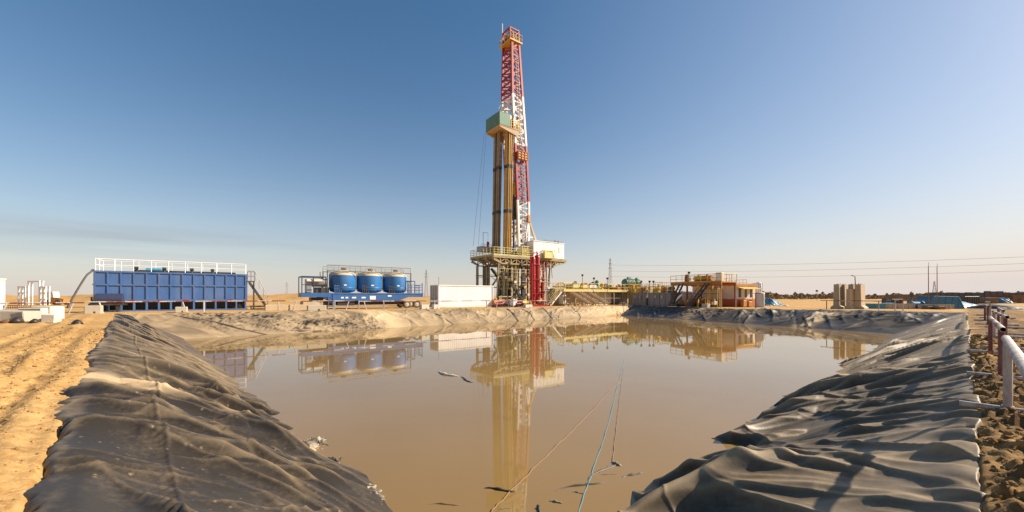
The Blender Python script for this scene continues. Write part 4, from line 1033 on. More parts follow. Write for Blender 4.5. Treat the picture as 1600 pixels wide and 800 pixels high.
# doghouse --------------------------------------------------------------------
dv0, dv1 = v0-.05, -1.15; du0, du1 = ru(833.5, dv0), ru(881.5, dv0)
ca, sa = math.cos(AU), math.sin(AU)
dl = (RO[0]+du0*ca-dv0*sa, RO[1]+du0*sa+dv0*ca, ZR+ZF+.01)
dg = thing('driller_cabin', 'white rectangular cabin standing on the right end of the rig floor', 'cabin', dl, AU)
LD = du1-du0; WD = dv1-dv0
b = MB(); b.bevbox(0, LD, 0, WD, -.05+.06, 2.5, .03); b.build('wall', 'white', dg)
b = MB(); b.bbox(-.06, LD+.06, -.06, WD+.06, 2.503, 2.60); b.build('roof', 'white', dg)
b = MB(); [b.bbox(xx-.015, xx+.015, -.02, -.002, .1, 2.45) for xx in np.linspace(.6, LD-.6, 8)]; b.build('panel_joint', 'white', dg)
b = MB(); b.bbox(LD*.80, LD*.80+.4, -.03, -.003, 1.0, 1.8); b.build('vent', 'offwhite', dg)
b = MB(); b.rail((LD*.3, .1, 2.6), (LD-.2, .1, 2.6), .22, 6, .015); b.bar((LD*.5, 1, 2.6), (LD*.5, 1, 3.1), .05); b.bar((LD*.72, .2, 2.6), (LD*.72, .2, 3.0), .12); b.bar((LD*.82, .2, 2.6), (LD*.82, .2, 2.95), .12); b.build('roof_fitting', 'rust', dg)
b = MB(); xa = LD*.26; b.frame(xa, xa+LD*.33, -.75, -.1, .03, 1.15, .06); b.bevbox(xa+.1, xa+LD*.2, -.65, -.12, .05, .95, .04); b.prism([(xa+LD*.2, .05), (xa+LD*.32, .05), (xa+LD*.28, .95), (xa+LD*.2, 1.1)], -.6, -.15); b.bbox(xa-.1, xa+LD*.35, -.8, -.01, -.08, -.003); b.build('winch_basket', 'pale_yellow', dg)

# red vessels ---------------------------------------------------------------
vx, vy = pt(836, 57.5); rv = thing('gas_separator', 'pair of tall dark red vertical vessels with piping in front of the rig', 'pressure vessel', (vx, vy, 0.0), AU)
for k, (du, top) in enumerate(((-.42, 7.35), (.42, 7.65))):
    b = MB(); b.lathe([(.40, 1.0), (.41, 1.1), (.41, top-.4), (.37, top-.2), (.25, top-.05), (.05, top)], (du, k*.0, 0), 24)
    for z in (2.6, 4.6, 6.2): b.lathe([(.42, z), (.45, z+.01), (.45, z+.09), (.42, z+.1)], (du, 0, 0), 24)
    b.tube((du, 0, .35), (du, 0, 1.0), .2, 12, 0, .38); b.tube((du, -.4, 1.6), (du, -.62, 1.6), .13, 10)
    b.build('vessel', 'vessel_red', rv)
b = MB()
for sx in (-1.0, 1.0): b.bar((sx, -.55, 0), (sx, -.55, 6.2), .10); b.bar((sx, .6, 0), (sx, .6, 6.2), .10)
for z in (1.9, 4.0, 6.2): b.bar((-1, -.55, z), (1, -.55, z), .07); b.bar((1, -.5, z), (1, .55, z), .08)
b.bbox(-1.2, 2.0, -.7, .8, .0, .22); b.build('frame', 'vessel_red', rv)
b = MB()
for sx in (1.35, 1.85): b.bar((sx, -.5, .2), (sx, -.5, 6.6 if sx < 1.5 else 4.2), .06)
[b.bar((1.35, -.5, .4+.33*i), (1.85, -.5, .4+.33*i), .045) for i in range(12)]; b.bbox(.9, 2.1, -.8, -.3, 2.3, 2.36); b.bbox(.9, 2.1, -.8, -.3, 4.05, 4.11); b.build('ladder', 'rail_white', rv)
b = MB(); b.tube((.42, 0, 7.6), (.42, 0, 8.0), .1, 8); b.poly([(.42, 0, 7.9), (.2, -.2, 8.05), (-.6, -.35, 7.8), (-1.1, -.3, 7.2), (-1.15, -.3, 3.8), (-2.0, -.2, 3.5)], .09, 8); b.tube((1.0, .2, 2.9), (2.4, .2, 2.9), .12, 8); b.tube((2.4, .2, .1), (2.4, .2, 7.2), .08, 8); b.bevbox(1.2, 1.7, -.3, .2, 1.2, 3.6, .05); b.build('pipework', 'vessel_red', rv)
b = MB(); b.bevbox(1.28, 1.62, -.42, -.31, 2.5, 3.1, .02); b.bevbox(1.28, 1.62, -.42, -.31, .9, 1.4, .02); b.build('control_panel', 'orange', rv)

# small machinery at the foot of the rig -----------------------------------------
def skidunit(label, px, D, w, h, mat, mat2, rz=AU):
    x, y = pt(px, D); t = thing('pump_skid', label, 'pump', (x, y, G(x, y)-.02), rz)
    b = MB(); b.bbox(-w/2-.1, w/2+.1, -.45, .45, 0, .14); [b.bbox(xx-.05, xx+.05, -.43, .43, .142, .3) for xx in (-w*.4, 0, w*.4)]; b.build('skid', 'dark_steel', t)
    b = MB(); b.tube((-w/2, 0, .3+h*.3), (w*.1, 0, .3+h*.3), h*.32, 16); b.tube((w*.1, 0, .3+h*.3), (w*.16, 0, .3+h*.3), h*.40, 16); b.bevbox(-w*.3, -w*.05, -.2, .2, .3+h*.55, .3+h*.85, .03); b.build('motor', mat, t)
    b = MB(); b.bevbox(w*.2, w*.5, -.32, .32, .3, .3+h*.62, .05); b.tube((w*.35, 0, .3+h*.6), (w*.35, 0, .3+h), .09, 10); b.tube((w*.35, -.3, .3+h*.3), (w*.35, -.55, .3+h*.3), .12, 10); b.build('pump_end', mat2, t)
    return t
skidunit('orange pump unit at the left foot of the rig', 776.5, 55, 1.3, 1.05, 'orange', 'yellow')
skidunit('small red pump unit right of the orange pump under the rig', 787.5, 55, .9, .75, 'vessel_red', 'rust')
skidunit('low dark red manifold skid behind the pipe barrier under the rig', 783, 51.6, 2.2, .5, 'vessel_red', 'dark_steel')
skidunit('second dark red manifold skid left of the red vessels', 812, 53.5, 1.2, .5, 'vessel_red', 'rust')
skidunit('yellow brown pump unit left of the red vessels', 822, 56.2, 1.5, .9, 'yellow', 'rig_steel')
x, y = pt(802.5, 54.5); t = thing('plastic_tote', 'small white plastic tote below the middle of the rig', 'tote', (x, y, G(x, y)), AU)
b = MB(); b.bevbox(-.4, .4, -.4, .4, .12, 1.05, .08); b.lathe([(.14, 1.05), (.14, 1.12), (.02, 1.13)], n=12); b.build('bottle', 'white', t)
b = MB(); b.frame(-.43, .43, -.43, .43, .14, 1.0, .03); [b.bbox(xx-.06, xx+.06, -.42, .42, 0, .118) for xx in (-.35, 0, .35)]; b.build('cage', 'galv', t)
x, y = pt(799, 56.5); t = thing('choke_manifold', 'rusty pipe manifold with hand wheels under the rig', 'manifold', (x, y, G(x, y)), AU)
b = MB(); [b.tube((-2.2, 0, z), (2.2, 0, z), .09, 8) for z in (.5, .95, 1.4)]; [b.tube((xx, 0, .05), (xx, 0, 1.6), .11, 8) for xx in (-1.8, -.7, .5, 1.6)]; b.build('pipes', 'rig_steel', t)
for xx in (-1.2, -.1, 1.1):
    w_ = MB(); w_.tube((xx, -.3, .95), (xx, -.1, .95), .03, 6); w_.tube((xx, -.34, .95), (xx, -.30, .95), .2, 14); w_.build('hand_wheel', 'vessel_red', t)

# ================================================================== MUD TANK ROW with walkway
ax_, ay_ = pt(880, 60.5); mt = thing('mud_tank_row', 'row of low steel mud tanks under a walkway with yellow railings', 'mud tanks', (ax_, ay_, -.03), AU)
def mx_(px, yl): return line_at((ax_, ay_), AU, yl, px)[2]
zw_ = 2.55; xE = mx_(1046, .2) if mx_(1046, .2) > 0 else 30
xE = mx_(1000, 0)
b = MB(); b.bbox(0, xE, -.15, 1.1, zw_-.10, zw_); b.bbox(0, xE, -.18, -.153, zw_-.28, zw_+.02); b.build('walkway', 'pale_yellow', mt)
b = MB(); b.rail((0, -.1, zw_), (xE, -.1, zw_), 1.1, 19, .032, (.5,), skirt=True); b.rail((0, -.1, zw_), (0, 1.1, zw_), 1.1, 3, .032, (.5,)); b.build('railing', 'yellow', mt)
for k, (pa, pb, m_) in enumerate(((884, 926, 'tan'), (929, 955, 'offwhite'), (958, 986, 'grey_tank'))):
    xa, xb = mx_(pa, 1.3), mx_(pb, 1.3)
    b = MB(); b.bevbox(xa, xb, 1.25, 3.6, .3, 2.3, .04); [b.bbox(xx-.05, xx+.05, 1.16, 1.247, .35, 2.25) for xx in np.linspace(xa+.2, xb-.2, 5)]; b.bbox(xa-.05, xb+.05, 1.14, 1.244, 2.20, 2.31); b.bbox(xa, xb, 1.4, 3.5, 0.02, .29); b.build('tank', m_, mt)
b = MB(); [b.bar((xx, 0., 0), (xx, 0., zw_-.28), .12) for xx in np.linspace(.3, xE-.3, 9)]; b.bar((.3, 0, 1.2), (xE-.3, 0, 1.2), .07); b.build('walkway_post', 'rig_steel', mt)
xa, xb = mx_(881, -.3), mx_(888, -.3); b = MB(); b.bevbox(xa, xb, -.1+.25, .9, .3, 1.75, .04); b.build('white_box', 'offwhite', mt)
b = MB()
xs0, xs1 = mx_(861, -.1), -.02
for yy in (.0, .95): b.bar((xs0, yy, .1), (xs1, yy, zw_-.05), .05, .22)
for i in range(9): q = (i+.5)/9; b.bbox(xs0+(xs1-xs0)*q-.12, xs0+(xs1-xs0)*q+.12, .03, .92, .1+(zw_-.15)*q, .14+(zw_-.15)*q)
b.build('stair', 'offwhite', mt)
b = MB(); [b.rail((xs0, yy, .25), (xs1, yy, zw_+.05), 1.05, 5, .03, (.3, .65)) for yy in (.0, .95)]; b.build('stair_railing', 'pale_yellow', mt)
for k, px in enumerate((892, 905, 919)):
    x0c = mx_(px, -.3); o = thing('discharge_chute', ('leftmost', 'middle', 'rightmost')[k]+' of three tan discharge chutes sloping down from the mud tanks', 'chute', (0, 0, 0), 0, 'discharge chutes of the mud tanks')
    P0 = Vector((ax_+x0c*ca+.3*sa, ay_+x0c*sa-.3*ca, 2.05)); px1 = px+31; x1c, y1c, _ = lf(px1-2, .9); P1 = Vector((x1c, y1c, .22))
    d = (P1-P0).normalized(); sd = d.cross(Vector((0, 0, 1))).normalized(); up = sd.cross(d)
    b = MB(); w = .34; b.bar(P0, P1, w*2, .05); b.build('trough', 'offwhite', o)
    b = MB(); [b.bar(P0+sd*w*s_+up*.14, P1+sd*w*s_+up*.14, .05, .34) for s_ in (-1, 1)]; b.build('side_plate', 'tan', o)
    b = MB(); q = P0.lerp(P1, .6); b.bar((q.x, q.y, -.02), (q.x, q.y, q.z-.04), .1); q = P0.lerp(P1, .2); b.bar((q.x, q.y, -.02), (q.x, q.y, q.z-.04), .1); b.build('support', 'rig_steel', o)
# equipment standing on the tanks
def tankunit(name, label, cat, px, w, h, mats, yl=1.9, kind=0):
    xc = mx_(px, yl); x = ax_+xc*ca-yl*sa; y = ay_+xc*sa+yl*ca
    t = thing(name, label, cat, (x, y, 2.30), AU)
    if kind == 0:        # shaker box
        b = MB(); b.prism([(-w/2, .25), (w/2, .25), (w/2, h*.8), (w*.3, h), (-w/2, h)], -.8, .8); b.build('body', mats[0], t)
        b = MB(); [b.bar((sx*w*.4, yy, 0), (sx*w*.4, yy, .25), .12) for sx in (-1, 1) for yy in (-.6, .6)]; b.build('leg', 'dark_steel', t)
        b = MB(); b.tube((-w*.2, -.3, h+.14), (w*.2, -.3, h+.14), .17, 12); b.bbox(-w*.25, w*.25, -.45, -.1, h, h+.02); b.build('vibrator_motor', mats[1], t)
        b = MB(); b.bbox(-w*.45, w*.45, -.83, -.803, .45, .62); b.build('front_lip', mats[1], t)
    else:                # motor / agitator
        b = MB(); b.bevbox(-w*.35, w*.35, -.3, .3, 0, h*.35, .04); b.tube((0, 0, h*.35), (0, 0, h*.52), .16, 12); b.build('gearbox', mats[1], t)
        b = MB()
        if kind == 1: b.tube((0, 0, h*.52), (0, 0, h*.95), w*.36, 16); b.tube((0, 0, h*.95), (0, 0, h), w*.25, 12); [b.tube((0, 0, h*(.56+.07*i)), (0, 0, h*(.59+.07*i)), w*.40, 16) for i in range(5)]
        else: b.tube((-w*.6, 0, h*.7), (w*.6, 0, h*.7), h*.30, 16); [b.tube((-w*.45+.22*i*w, 0, h*.7), (-w*.38+.22*i*w, 0, h*.7), h*.34, 16) for i in range(5)]; b.bevbox(-w*.2, w*.25, -.25, .1, h*.95, h*1.15, .03)
        b.build('motor', mats[0], t)
    return t
tankunit('shale_shaker', 'pale yellow shaker box nearest the yellow stair', 'shaker', 895.5, 1.7, 1.15, ('pale_yellow', 'dark_steel'))
tankunit('shale_shaker', 'second pale yellow shaker box from the yellow stair', 'shaker', 908.5, 1.6, 1.15, ('pale_yellow', 'rust'))
tankunit('shale_shaker', 'cream shaker box just left of the bright green motor', 'shaker', 922, 1.7, 1.15, ('offwhite', 'dark_steel'))
tankunit('agitator', 'bright green upright agitator motor on the mud tanks', 'motor', 932.5, .8, 1.95, ('motor_green', 'motor_green'), 1.6, 1)
tankunit('agitator', 'dark horizontal pump motor left of the bright green motor', 'motor', 926, 1.0, 1.5, ('dark_steel', 'green'), 2.6, 2)
tankunit('agitator', 'yellow upright agitator motor right of the bright green motor', 'motor', 940.5, .9, 1.5, ('yellow', 'yellow'), 1.6, 1)
tankunit('degasser', 'grey green horizontal degasser with a dark green end above the walkway', 'degasser', 982, 1.9, 2.4, ('green', 'dark_steel'), 1.8, 2)
tankunit('agitator', 'teal green motor at the right end of the degasser', 'motor', 994, 1.0, 2.35, ('motor_green', 'green'), 1.8, 2)
tankunit('cleaning_unit', 'yellow mud cleaning unit under the teal green motor', 'mud cleaner', 987, 2.2, 1.0, ('yellow', 'orange'), 1.2, 0)
tankunit('cleaning_unit', 'dark brown pump box left of the yellow mud cleaner', 'pump', 972, 1.3, 1.0, ('dark_steel', 'rust'), 1.5, 0)
tankunit('cleaning_unit', 'rusty orange box between the yellow motor and the dark pump box', 'pump', 962, .9, .8, ('orange', 'rust'), 1.5, 0)
def lampmast(label, px, D, ztop, h0, kind=0, group='floodlight masts on the tanks'):
    x, y = pt(px, D); t = thing('light_mast', label, 'light mast', (x, y, h0), 0, group)
    b = MB(); b.tube((0, 0, 0), (0, 0, ztop-h0), .045, 6); b.build('pole', 'rust' if kind == 0 else 'dark_steel', t)
    b = MB(); b.bevbox(-.16, .16, -.10, .10, ztop-h0-.05, ztop-h0+.26, .03); b.build('lamp', 'dark_steel', t)
for px, l in ((910, 'dark floodlight on a thin pole above the shaker boxes'), (928, 'small pale floodlight on a pole left of the lattice tower'), (949, 'floodlight on a thin pole just left of the lattice tower')):
    lampmast(l, px, 64.5, zpy(431 if px == 910 else 436, 64.5), 2.25)
for px, l in ((1002, 'floodlight on a thin pole right of the teal motor'), (1015, 'reddish floodlight above the yellow tank railings'), (1021, 'floodlight left of the orange tower platform')):
    lampmast(l, px, 63, zpy(441, 63), 2.1)

# second line of tanks and walkway behind the first
for k, (pa, pb, off, h, m_, l) in enumerate(((866, 905, 6.0, 2.9, 'rig_steel', 'brown steel tank with yellow railings behind the yellow stair'), (908, 946, 6.4, 2.7, 'grey_tank', 'grey steel tank with yellow railings behind the shaker boxes'), (949, 1000, 6.2, 2.8, 'tan', 'tan steel tank with yellow railings behind the degasser'))):
    xa, xb = mx_(pa, off), mx_(pb, off); x = ax_+xa*ca-off*sa; y = ay_+xa*sa+off*ca; L_ = xb-xa
    t = thing('rear_tank', l, 'tank', (x, y, -.03), AU, 'tanks behind the mud tank row')
    b = MB(); b.bevbox(0, L_, 0, 2.2, .15, h, .04); [b.bbox(xx-.05, xx+.05, -.08, -.003, .2, h-.1) for xx in np.linspace(.1, L_-.1, 6)]; b.bbox(0, L_, .1, 2.1, 0, .148); b.build('body', m_, t)
    b = MB(); b.rail((0, .05, h), (L_, .05, h), 1.05, 9, .035, (.35, .7), skirt=True); b.rail((0, 2.15, h), (L_, 2.15, h), 1.05, 9, .035, (.5,)); b.build('railing', 'yellow', t)
    b = MB(); b.tube((.3, .6, h+.35), (L_-.4, .6, h+.35), .13, 8); [b.tube((L_*q, .6, h), (L_*q, .6, h+.75), .1, 8) for q in (.2, .5, .8)]; [b.tube((L_*q, .6, h+.75), (L_*q, .6, h+.82), .2, 10) for q in (.2, .5, .8)]; b.build('pipework', ('rust', 'orange', 'dark_steel')[k], t)
for k, (px, D, w, h, m_, l) in enumerate(((1152, 66, 3.2, 3.3, 'yellow', 'yellow railed tank top showing behind the red and white cabin'), (1120, 68, 3.4, 3.5, 'offwhite', 'pale tank behind the right end of the orange platform'))):
    x, y = pt(px, D); t = thing('rear_tank', l, 'tank', (x, y, -.03), AF); b = MB(); b.bevbox(-w/2, w/2, 0, 2, .1, h, .04); b.bbox(-w/2, w/2, .1, 1.9, 0, .098); b.build('body', m_, t); b = MB(); b.rail((-w/2, .05, h), (w/2, .05, h), 1., 6, .035, (.5,)); b.build('railing', 'yellow', t)
for k, (px, w, h, m_, m2, kd, l) in enumerate(((899, .8, 1.7, 'dark_steel', 'rust', 1, 'dark upright motor between the two pale yellow shaker boxes'), (915, .8, 1.5, 'vessel_red', 'rust', 1, 'dark red upright motor between the shaker boxes and the cream box'), (946, .9, 1.3, 'dark_steel', 'yellow', 2, 'dark horizontal motor right of the yellow agitator motor'), (953, .8, 1.25, 'motor_green', 'dark_steel', 1, 'green upright motor left of the rusty orange box'), (967, .8, 1.45, 'offwhite', 'rust', 1, 'pale upright motor between the rusty box and the dark pump box'), (977, .7, 1.9, 'dark_steel', 'dark_steel', 1, 'dark upright motor under the left end of the degasser'))):
    tankunit('agitator', l, 'motor', px, w, h, (m_, m2), 2.2, kd)
# grey tanks at the far corner ------------------------------------------------------
def fq(px, off): return fr(px, off)
prev = None
for k, (pa, pb, l) in enumerate(((986, 1009.5, 'left grey steel tank in shade at the far corner of the pond'), (1013, 1049, 'right grey steel tank in shade at the far corner of the pond'))):
    x, y, t0 = fr(pa, 1.9); t1 = fr(pb, 1.9)[2]; L_ = t1-t0; off = 1.9
    t = thing('settling_tank', l, 'tank', (x, y, -.05), AF, 'grey steel tanks at the far corner')
    b = MB(); b.bevbox(0, L_, 0, 2.3, .1, 2.12, .04); b.build('body', 'grey_tank', t)
    b = MB(); [b.bbox(xx-.05, xx+.05, -.08, -.003, .15, 1.98) for xx in np.linspace(.1, L_-.1, 5)]; b.bbox(-.03, L_+.03, -.1, -.004, 1.99, 2.14); b.bbox(-.03, L_+.03, -.1, 2.3, 0, .097); b.build('rib', 'grey_tank', t)
    b = MB()
    for xx in (L_*.34, L_*.62): b.tube((xx, -.12, 1.45), (xx, -.006, 1.45), .26, 14)
    b.build('access_hatch', 'galv', t)
    b = MB(); b.rail((0, .05, 2.13), (L_, .05, 2.13), 1.0, 6, .03, (.5,)); b.rail((0, 2.25, 2.13), (L_, 2.25, 2.13), 1.0, 6, .03, (.5,)); b.build('railing', 'yellow', t)
    for j in range(3 if k else 2):
        xx = L_*(.2+.3*j); u2 = (math.cos(AF), math.sin(AF)); v2 = (-u2[1], u2[0])
        tt = thing('agitator', [['yellow motor on the left grey tank', 'rusty motor on the left grey tank'], ['yellow motor at the left of the right grey tank', 'orange motor in the middle of the right grey tank', 'lime green motor at the end of the right grey tank']][k][j], 'motor', (x+u2[0]*xx+v2[0]*1.1, y+u2[1]*xx+v2[1]*1.1, 2.06), AF)
        b = MB(); b.bevbox(-.45, .45, -.4, .4, 0, .35, .04); b.build('gearbox', ('yellow', 'rust', 'dark_steel')[j], tt)
        b = MB(); b.tube((-.5, 0, .65), (.4, 0, .65), .28, 14); b.tube((.4, 0, .65), (.5, 0, .65), .2, 12); b.bevbox(-.2, .1, -.4, -.2, .55, .85, .03); b.build('motor', (('yellow', 'rust'), ('yellow', 'orange', 'motor_green'))[k][j], tt)

for k, (px, off, w, h, m1, m2, l) in enumerate(((992, 5.2, 1.6, 3.3, 'yellow', 'orange', 'tall yellow railed tank behind the left grey tank'), (1012, 5.6, 1.8, 3.1, 'rig_steel', 'yellow', 'brown railed tank behind the gap between the grey tanks'), (1033, 5.2, 1.9, 3.25, 'orange', 'yellow', 'orange railed tank behind the right grey tank'))):
    x, y, _ = fr(px, off); t = thing('rear_tank', l, 'tank', (x, y, -.03), AF, 'railed tanks behind the grey tanks')
    b = MB(); b.bevbox(-w/2, w/2, -.8, .8, .1, h-.5, .04); [b.bbox(xx-.04, xx+.04, -.87, -.803, .15, h-.55) for xx in (-w*.4, 0, w*.4)]; b.bbox(-w/2, w/2, -.7, .7, 0, .098); b.build('body', m1, t)
    b = MB(); b.rail((-w/2, -.75, h-.5), (w/2, -.75, h-.5), 1.05, 5, .035, (.35, .7)); b.rail((-w/2, .75, h-.5), (w/2, .75, h-.5), 1.05, 5, .035, (.5,)); b.build('railing', 'yellow', t)
    b = MB(); b.tube((-w*.3, 0, h-.5), (-w*.3, 0, h+.3), .16, 10); b.tube((w*.1, 0, h-.15), (w*.45, 0, h-.15), .22, 12); b.bar((w*.1, 0, h-.5), (w*.1, 0, h-.1), .12); b.bbox(-w*.42, w*.42, -.22, .22, h-.499, h-.42); b.build('fitting', m2, t)
x, y, _ = fr(1102, 1.5); t = thing('hose_stand', 'pale block and pipe stand at the top of the sand spill on the dark bank', 'stand', (x, y, G(x, y)-.03), AF)
b = MB(); b.bevbox(-.4, .5, -.25, .35, 0, .55, .04); b.build('block', 'pale_concrete', t); b = MB(); b.tube((.1, -.1, .5), (.1, -.1, 1.4), .06, 8); b.tube((.1, -.1, 1.35), (.1, -.9, 1.05), .06, 8); b.build('pipe', 'yellow', t)
# orange tower platform --------------------------------------------------------------
x, y, t0 = fr(1050, 2.6); t1 = fr(1127, 2.6)[2]; LP = t1-t0; zp = 3.55
op = thing('tower_platform', 'tall rusty orange open platform on legs with two steep dark stairs', 'platform', (x, y, -.03), AF)
WP = 3.2
b = MB(); b.bbox(-.3, LP, 0, WP, zp-.14, zp); [b.bbox(-.3, LP, yy-.08, yy+.08, zp-.42, zp-.143) for yy in (.1, WP-.1)]; b.build('deck', 'orange', op)
for i, xx in enumerate((.15, LP*.33, LP*.55, LP*.74, LP-.15)):
    for yy in (.1, WP-.1):
        b = MB(); b.bar((xx, yy, 0), (xx, yy, zp-.42), .13 if i % 2 else .2); b.bar((xx, yy, .02), (xx, yy, .05), .4); b.build('leg', ('orange', 'rust', 'yellow')[i % 3], op)
b = MB()
for (xa, xb) in ((LP*.28, .25), (LP*.80, LP*.45)):
    for yy in (-.25, -.95): b.bar((xa, yy, zp-.2), (xb, yy, .1), .08, .26)
    for i in range(9): q = (i+.5)/9; b.bbox(xa+(xb-xa)*q-.1, xa+(xb-xa)*q+.1, -.91, -.29, zp-.2+(.3-zp)*q, zp-.16+(.3-zp)*q)
b.build('stair', 'dark_steel', op)
b = MB(); b.rail((-.3, .03, zp), (LP, .03, zp), 1.05, 9, .04, (.5,), skirt=True); b.rail((-.3, WP-.03, zp), (LP, WP-.03, zp), 1.05, 9, .03, (.5,)); b.rail((LP, 0, zp), (LP, WP, zp), 1.05, 4, .04, (.5,)); b.build('railing', 'yellow', op)
b = MB(); b.bar((.15, .1, 1.9), (LP-.15, .1, 1.9), .08); b.bar((LP*.33, .1, .3), (LP*.55, .1, 2.9), .07); b.build('cross_brace', 'rust', op)
b = MB(); xa = LP*.80; b.frame(xa, LP-.1, -.6, -.15, .03, 2.6, .06); [b.bar((xa, -.6, .4+.4*i), (LP-.1, -.6, .4+.4*i), .05) for i in range(5)]; b.build('ladder_cage', 'yellow', op)
for k, (q, l, w, m_) in enumerate(((.20, 'rusty upright motor at the left end of the orange platform', .8, 'rust'), (.45, 'yellow horizontal drum on the orange platform', 1.1, 'yellow'), (.62, 'long rusty orange screw housing on the orange platform', 1.3, 'orange'), (.86, 'pale control cabinet at the right end of the orange platform', .9, 'offwhite'))):
    u2 = (math.cos(AF), math.sin(AF)); v2 = (-u2[1], u2[0]); xx = LP*q; tt = thing(('agitator', 'drum', 'screw_housing', 'control_cabinet')[k], l, ('motor', 'drum', 'machine', 'cabinet')[k], (x+u2[0]*xx+v2[0]*1.3, y+u2[1]*xx+v2[1]*1.3, zp-.03), AF)
    if k == 3:
        b = MB(); b.bevbox(-.45, .45, -.3, .3, .05, 1.25, .03); b.build('body', m_, tt); b = MB(); b.bbox(-.38, .38, -.325, -.303, .15, 1.15); b.build('door', 'white', tt)
    else:
        b = MB(); b.bevbox(-w*.5, w*.5, -.35, .35, 0, .2, .03); b.build('base', 'dark_steel', tt)
        b = MB()
        if k == 0: b.tube((0, 0, .2), (0, 0, 1.0), .34, 16); b.tube((0, 0, 1.0), (0, 0, 1.25), .24, 14); b.tube((-.3, 0, .5), (.55, 0, .5), .2, 12)
        else: b.tube((-w*.6, 0, .56), (w*.6, 0, .56), .36, 18); b.tube((-w*.75, 0, .56), (-w*.6, 0, .56), .2, 12); b.tube((0, 0, .85), (0, 0, 1.12), .16, 10)
        b.build('casing', m_, tt)
lampmast('dark floodlight leaning above the orange platform', 1076.5, fr(1076, 3.5)[1], 4.9, zp-.05, 1, 'lamps on the orange platform')
# yellow pump below platform
for px, l, m1, m2 in ((1062, 'pale pump under the left stair of the orange platform', 'offwhite', 'orange'), (1092, 'dark red pump under the right stair of the orange platform', 'vessel_red', 'rust'), (1112, 'red and white pump right of the yellow ladder cage', 'vessel_red', 'offwhite')):
    xq, yq, _ = fr(px, 3.6); skidunit(l, px, yq, 1.3, .85, m1, m2, AF)
# white tank behind the platform
x2, y2, _ = fr(1061, 6.2); t = thing('water_tank', 'white upright water tank standing behind the orange platform', 'tank', (x2+1.0, y2, -.03), AF)
b = MB(); b.lathe([(1.05, .12), (1.1, .3), (1.1, 2.0), (1.0, 2.25), (.3, 2.4), (.02, 2.42)], n=28); b.build('shell', 'cabin_white', t)
b = MB(); b.lathe([(1.2, 0), (1.2, .118)], n=28); b.build('plinth', 'concrete', t)

# red and white cabin ----------------------------------------------------------------
xr, yr = pt(1150.5, 54.5); u2 = (math.cos(AF), math.sin(AF)); v2 = (-u2[1], u2[0]); Lk = 7.2
x, y = xr-u2[0]*Lk, yr-u2[1]*Lk
cb = thing('generator_cabin', 'long cabin with a white upper half, red lower half and an open lit right end', 'cabin', (x, y, .02), AF)
Wk = line_at((xr, yr), AF+PI/2, 0, 1180)[2]
b = MB(); b.bbox(0, Lk, 0, Wk, 1.12, 3.0); b.build('wall', 'cabin_white', cb)
b = MB(); b.bbox(-.02, Lk+.02, -.02, Wk+.02, .12, 1.117); b.build('lower_wall', 'red_cabin', cb)
b = MB(); b.prism([(-.15, 3.003), (Lk+.15, 3.003), (Lk+.15, 3.28), (-.15, 3.42)], -.15, Wk+.15); b.build('roof', 'orange', cb)
b = MB()
for i in range(3): b.bbox(Lk+.003, Lk+.03, .5+i*Wk*.30, .5+i*Wk*.30+.55, 1.35, 2.6)
b.build('window', 'glass', cb)
b = MB(); b.prism([(Lk+.03, 2.72), (Lk+1.0, 2.5), (Lk+1.0, 2.56), (Lk+.03, 2.82)], .1, Wk-.1); [b.bar((Lk+.95, yy, .05), (Lk+.95, yy, 2.5), .07) for yy in (.2, Wk*.5, Wk-.2)]; b.build('awning', 'yellow', cb)
b = MB(); b.bevbox(Lk+.15, Lk+.7, .5, 1.3, .05, .95, .05); b.bevbox(Lk+.15, Lk+.7, 1.7, 2.5, .05, .8, .05); b.tube((Lk+.3, 2.8, .05), (Lk+.3, 2.8, 1.0), .22, 12); b.build('generator_set', 'orange', cb)
b = MB(); b.bbox(0, Lk, .2, .4, 0, .118); b.bbox(0, Lk, Wk-.4, Wk-.2, 0, .118); b.build('skid', 'dark_steel', cb)
b = MB(); b.bbox(Lk*.35, Lk*.6, -.16, -.003, 2.55, 2.8); b.build('cable_tray', 'dark_steel', cb)
# white tanks behind the cabin
for px, D, r_, h, l in ((1180, 58.5, .62, 3.4, 'tall white round tank just right of the red and white cabin'), (1185.5, 58, .35, 3.55, 'slim bright white pipe tank behind the round tanks'), (1187.5, 53, .58, 2.0, 'short pale round tank right of the red and white cabin')):
    x, y = pt(px, D); t = thing('storage_tank', l, 'tank', (x, y, 0.0), .4)
    b = MB(); b.lathe([(r_, .1), (r_, h-.15), (r_*.9, h), (r_*.3, h+.1), (.02, h+.1)], n=24); [b.lathe([(r_+.003, z), (r_+.03, z+.02), (r_+.03, z+.06), (r_+.003, z+.08)], n=24) for z in (.5, h*.6)]; b.build('shell', 'cabin_white' if r_ > .4 else 'white', t)
    b = MB(); b.lathe([(r_*1.1, 0), (r_*1.1, .098)], n=24); b.build('base', 'concrete', t)
    b = MB(); b.bar((-r_*.5, -r_-.08, .1), (-r_*.5, -r_-.08, h), .04); b.bar((-r_*.5+.3, -r_-.08, .1), (-r_*.5+.3, -r_-.08, h), .04); [b.bar((-r_*.5, -r_-.08, .3+.3*i), (-r_*.5+.3, -r_-.08, .3+.3*i), .03) for i in range(int(h/.3)-1)]; b.build('ladder', 'dark_steel', t)
x, y, _ = fr(1181, 1.2); b = MB(); b.tube((0, 0, 0), (0, 0, 1.9), .05, 8); b.bar((-.3, 0, 1.85), (.5, 0, 1.85), .05); tag(b.build('sign_post', 'rust', None, (x, y, G(x, y)-.05)), 'thin rusty post at the pond rim in front of the short round tank', 'post')

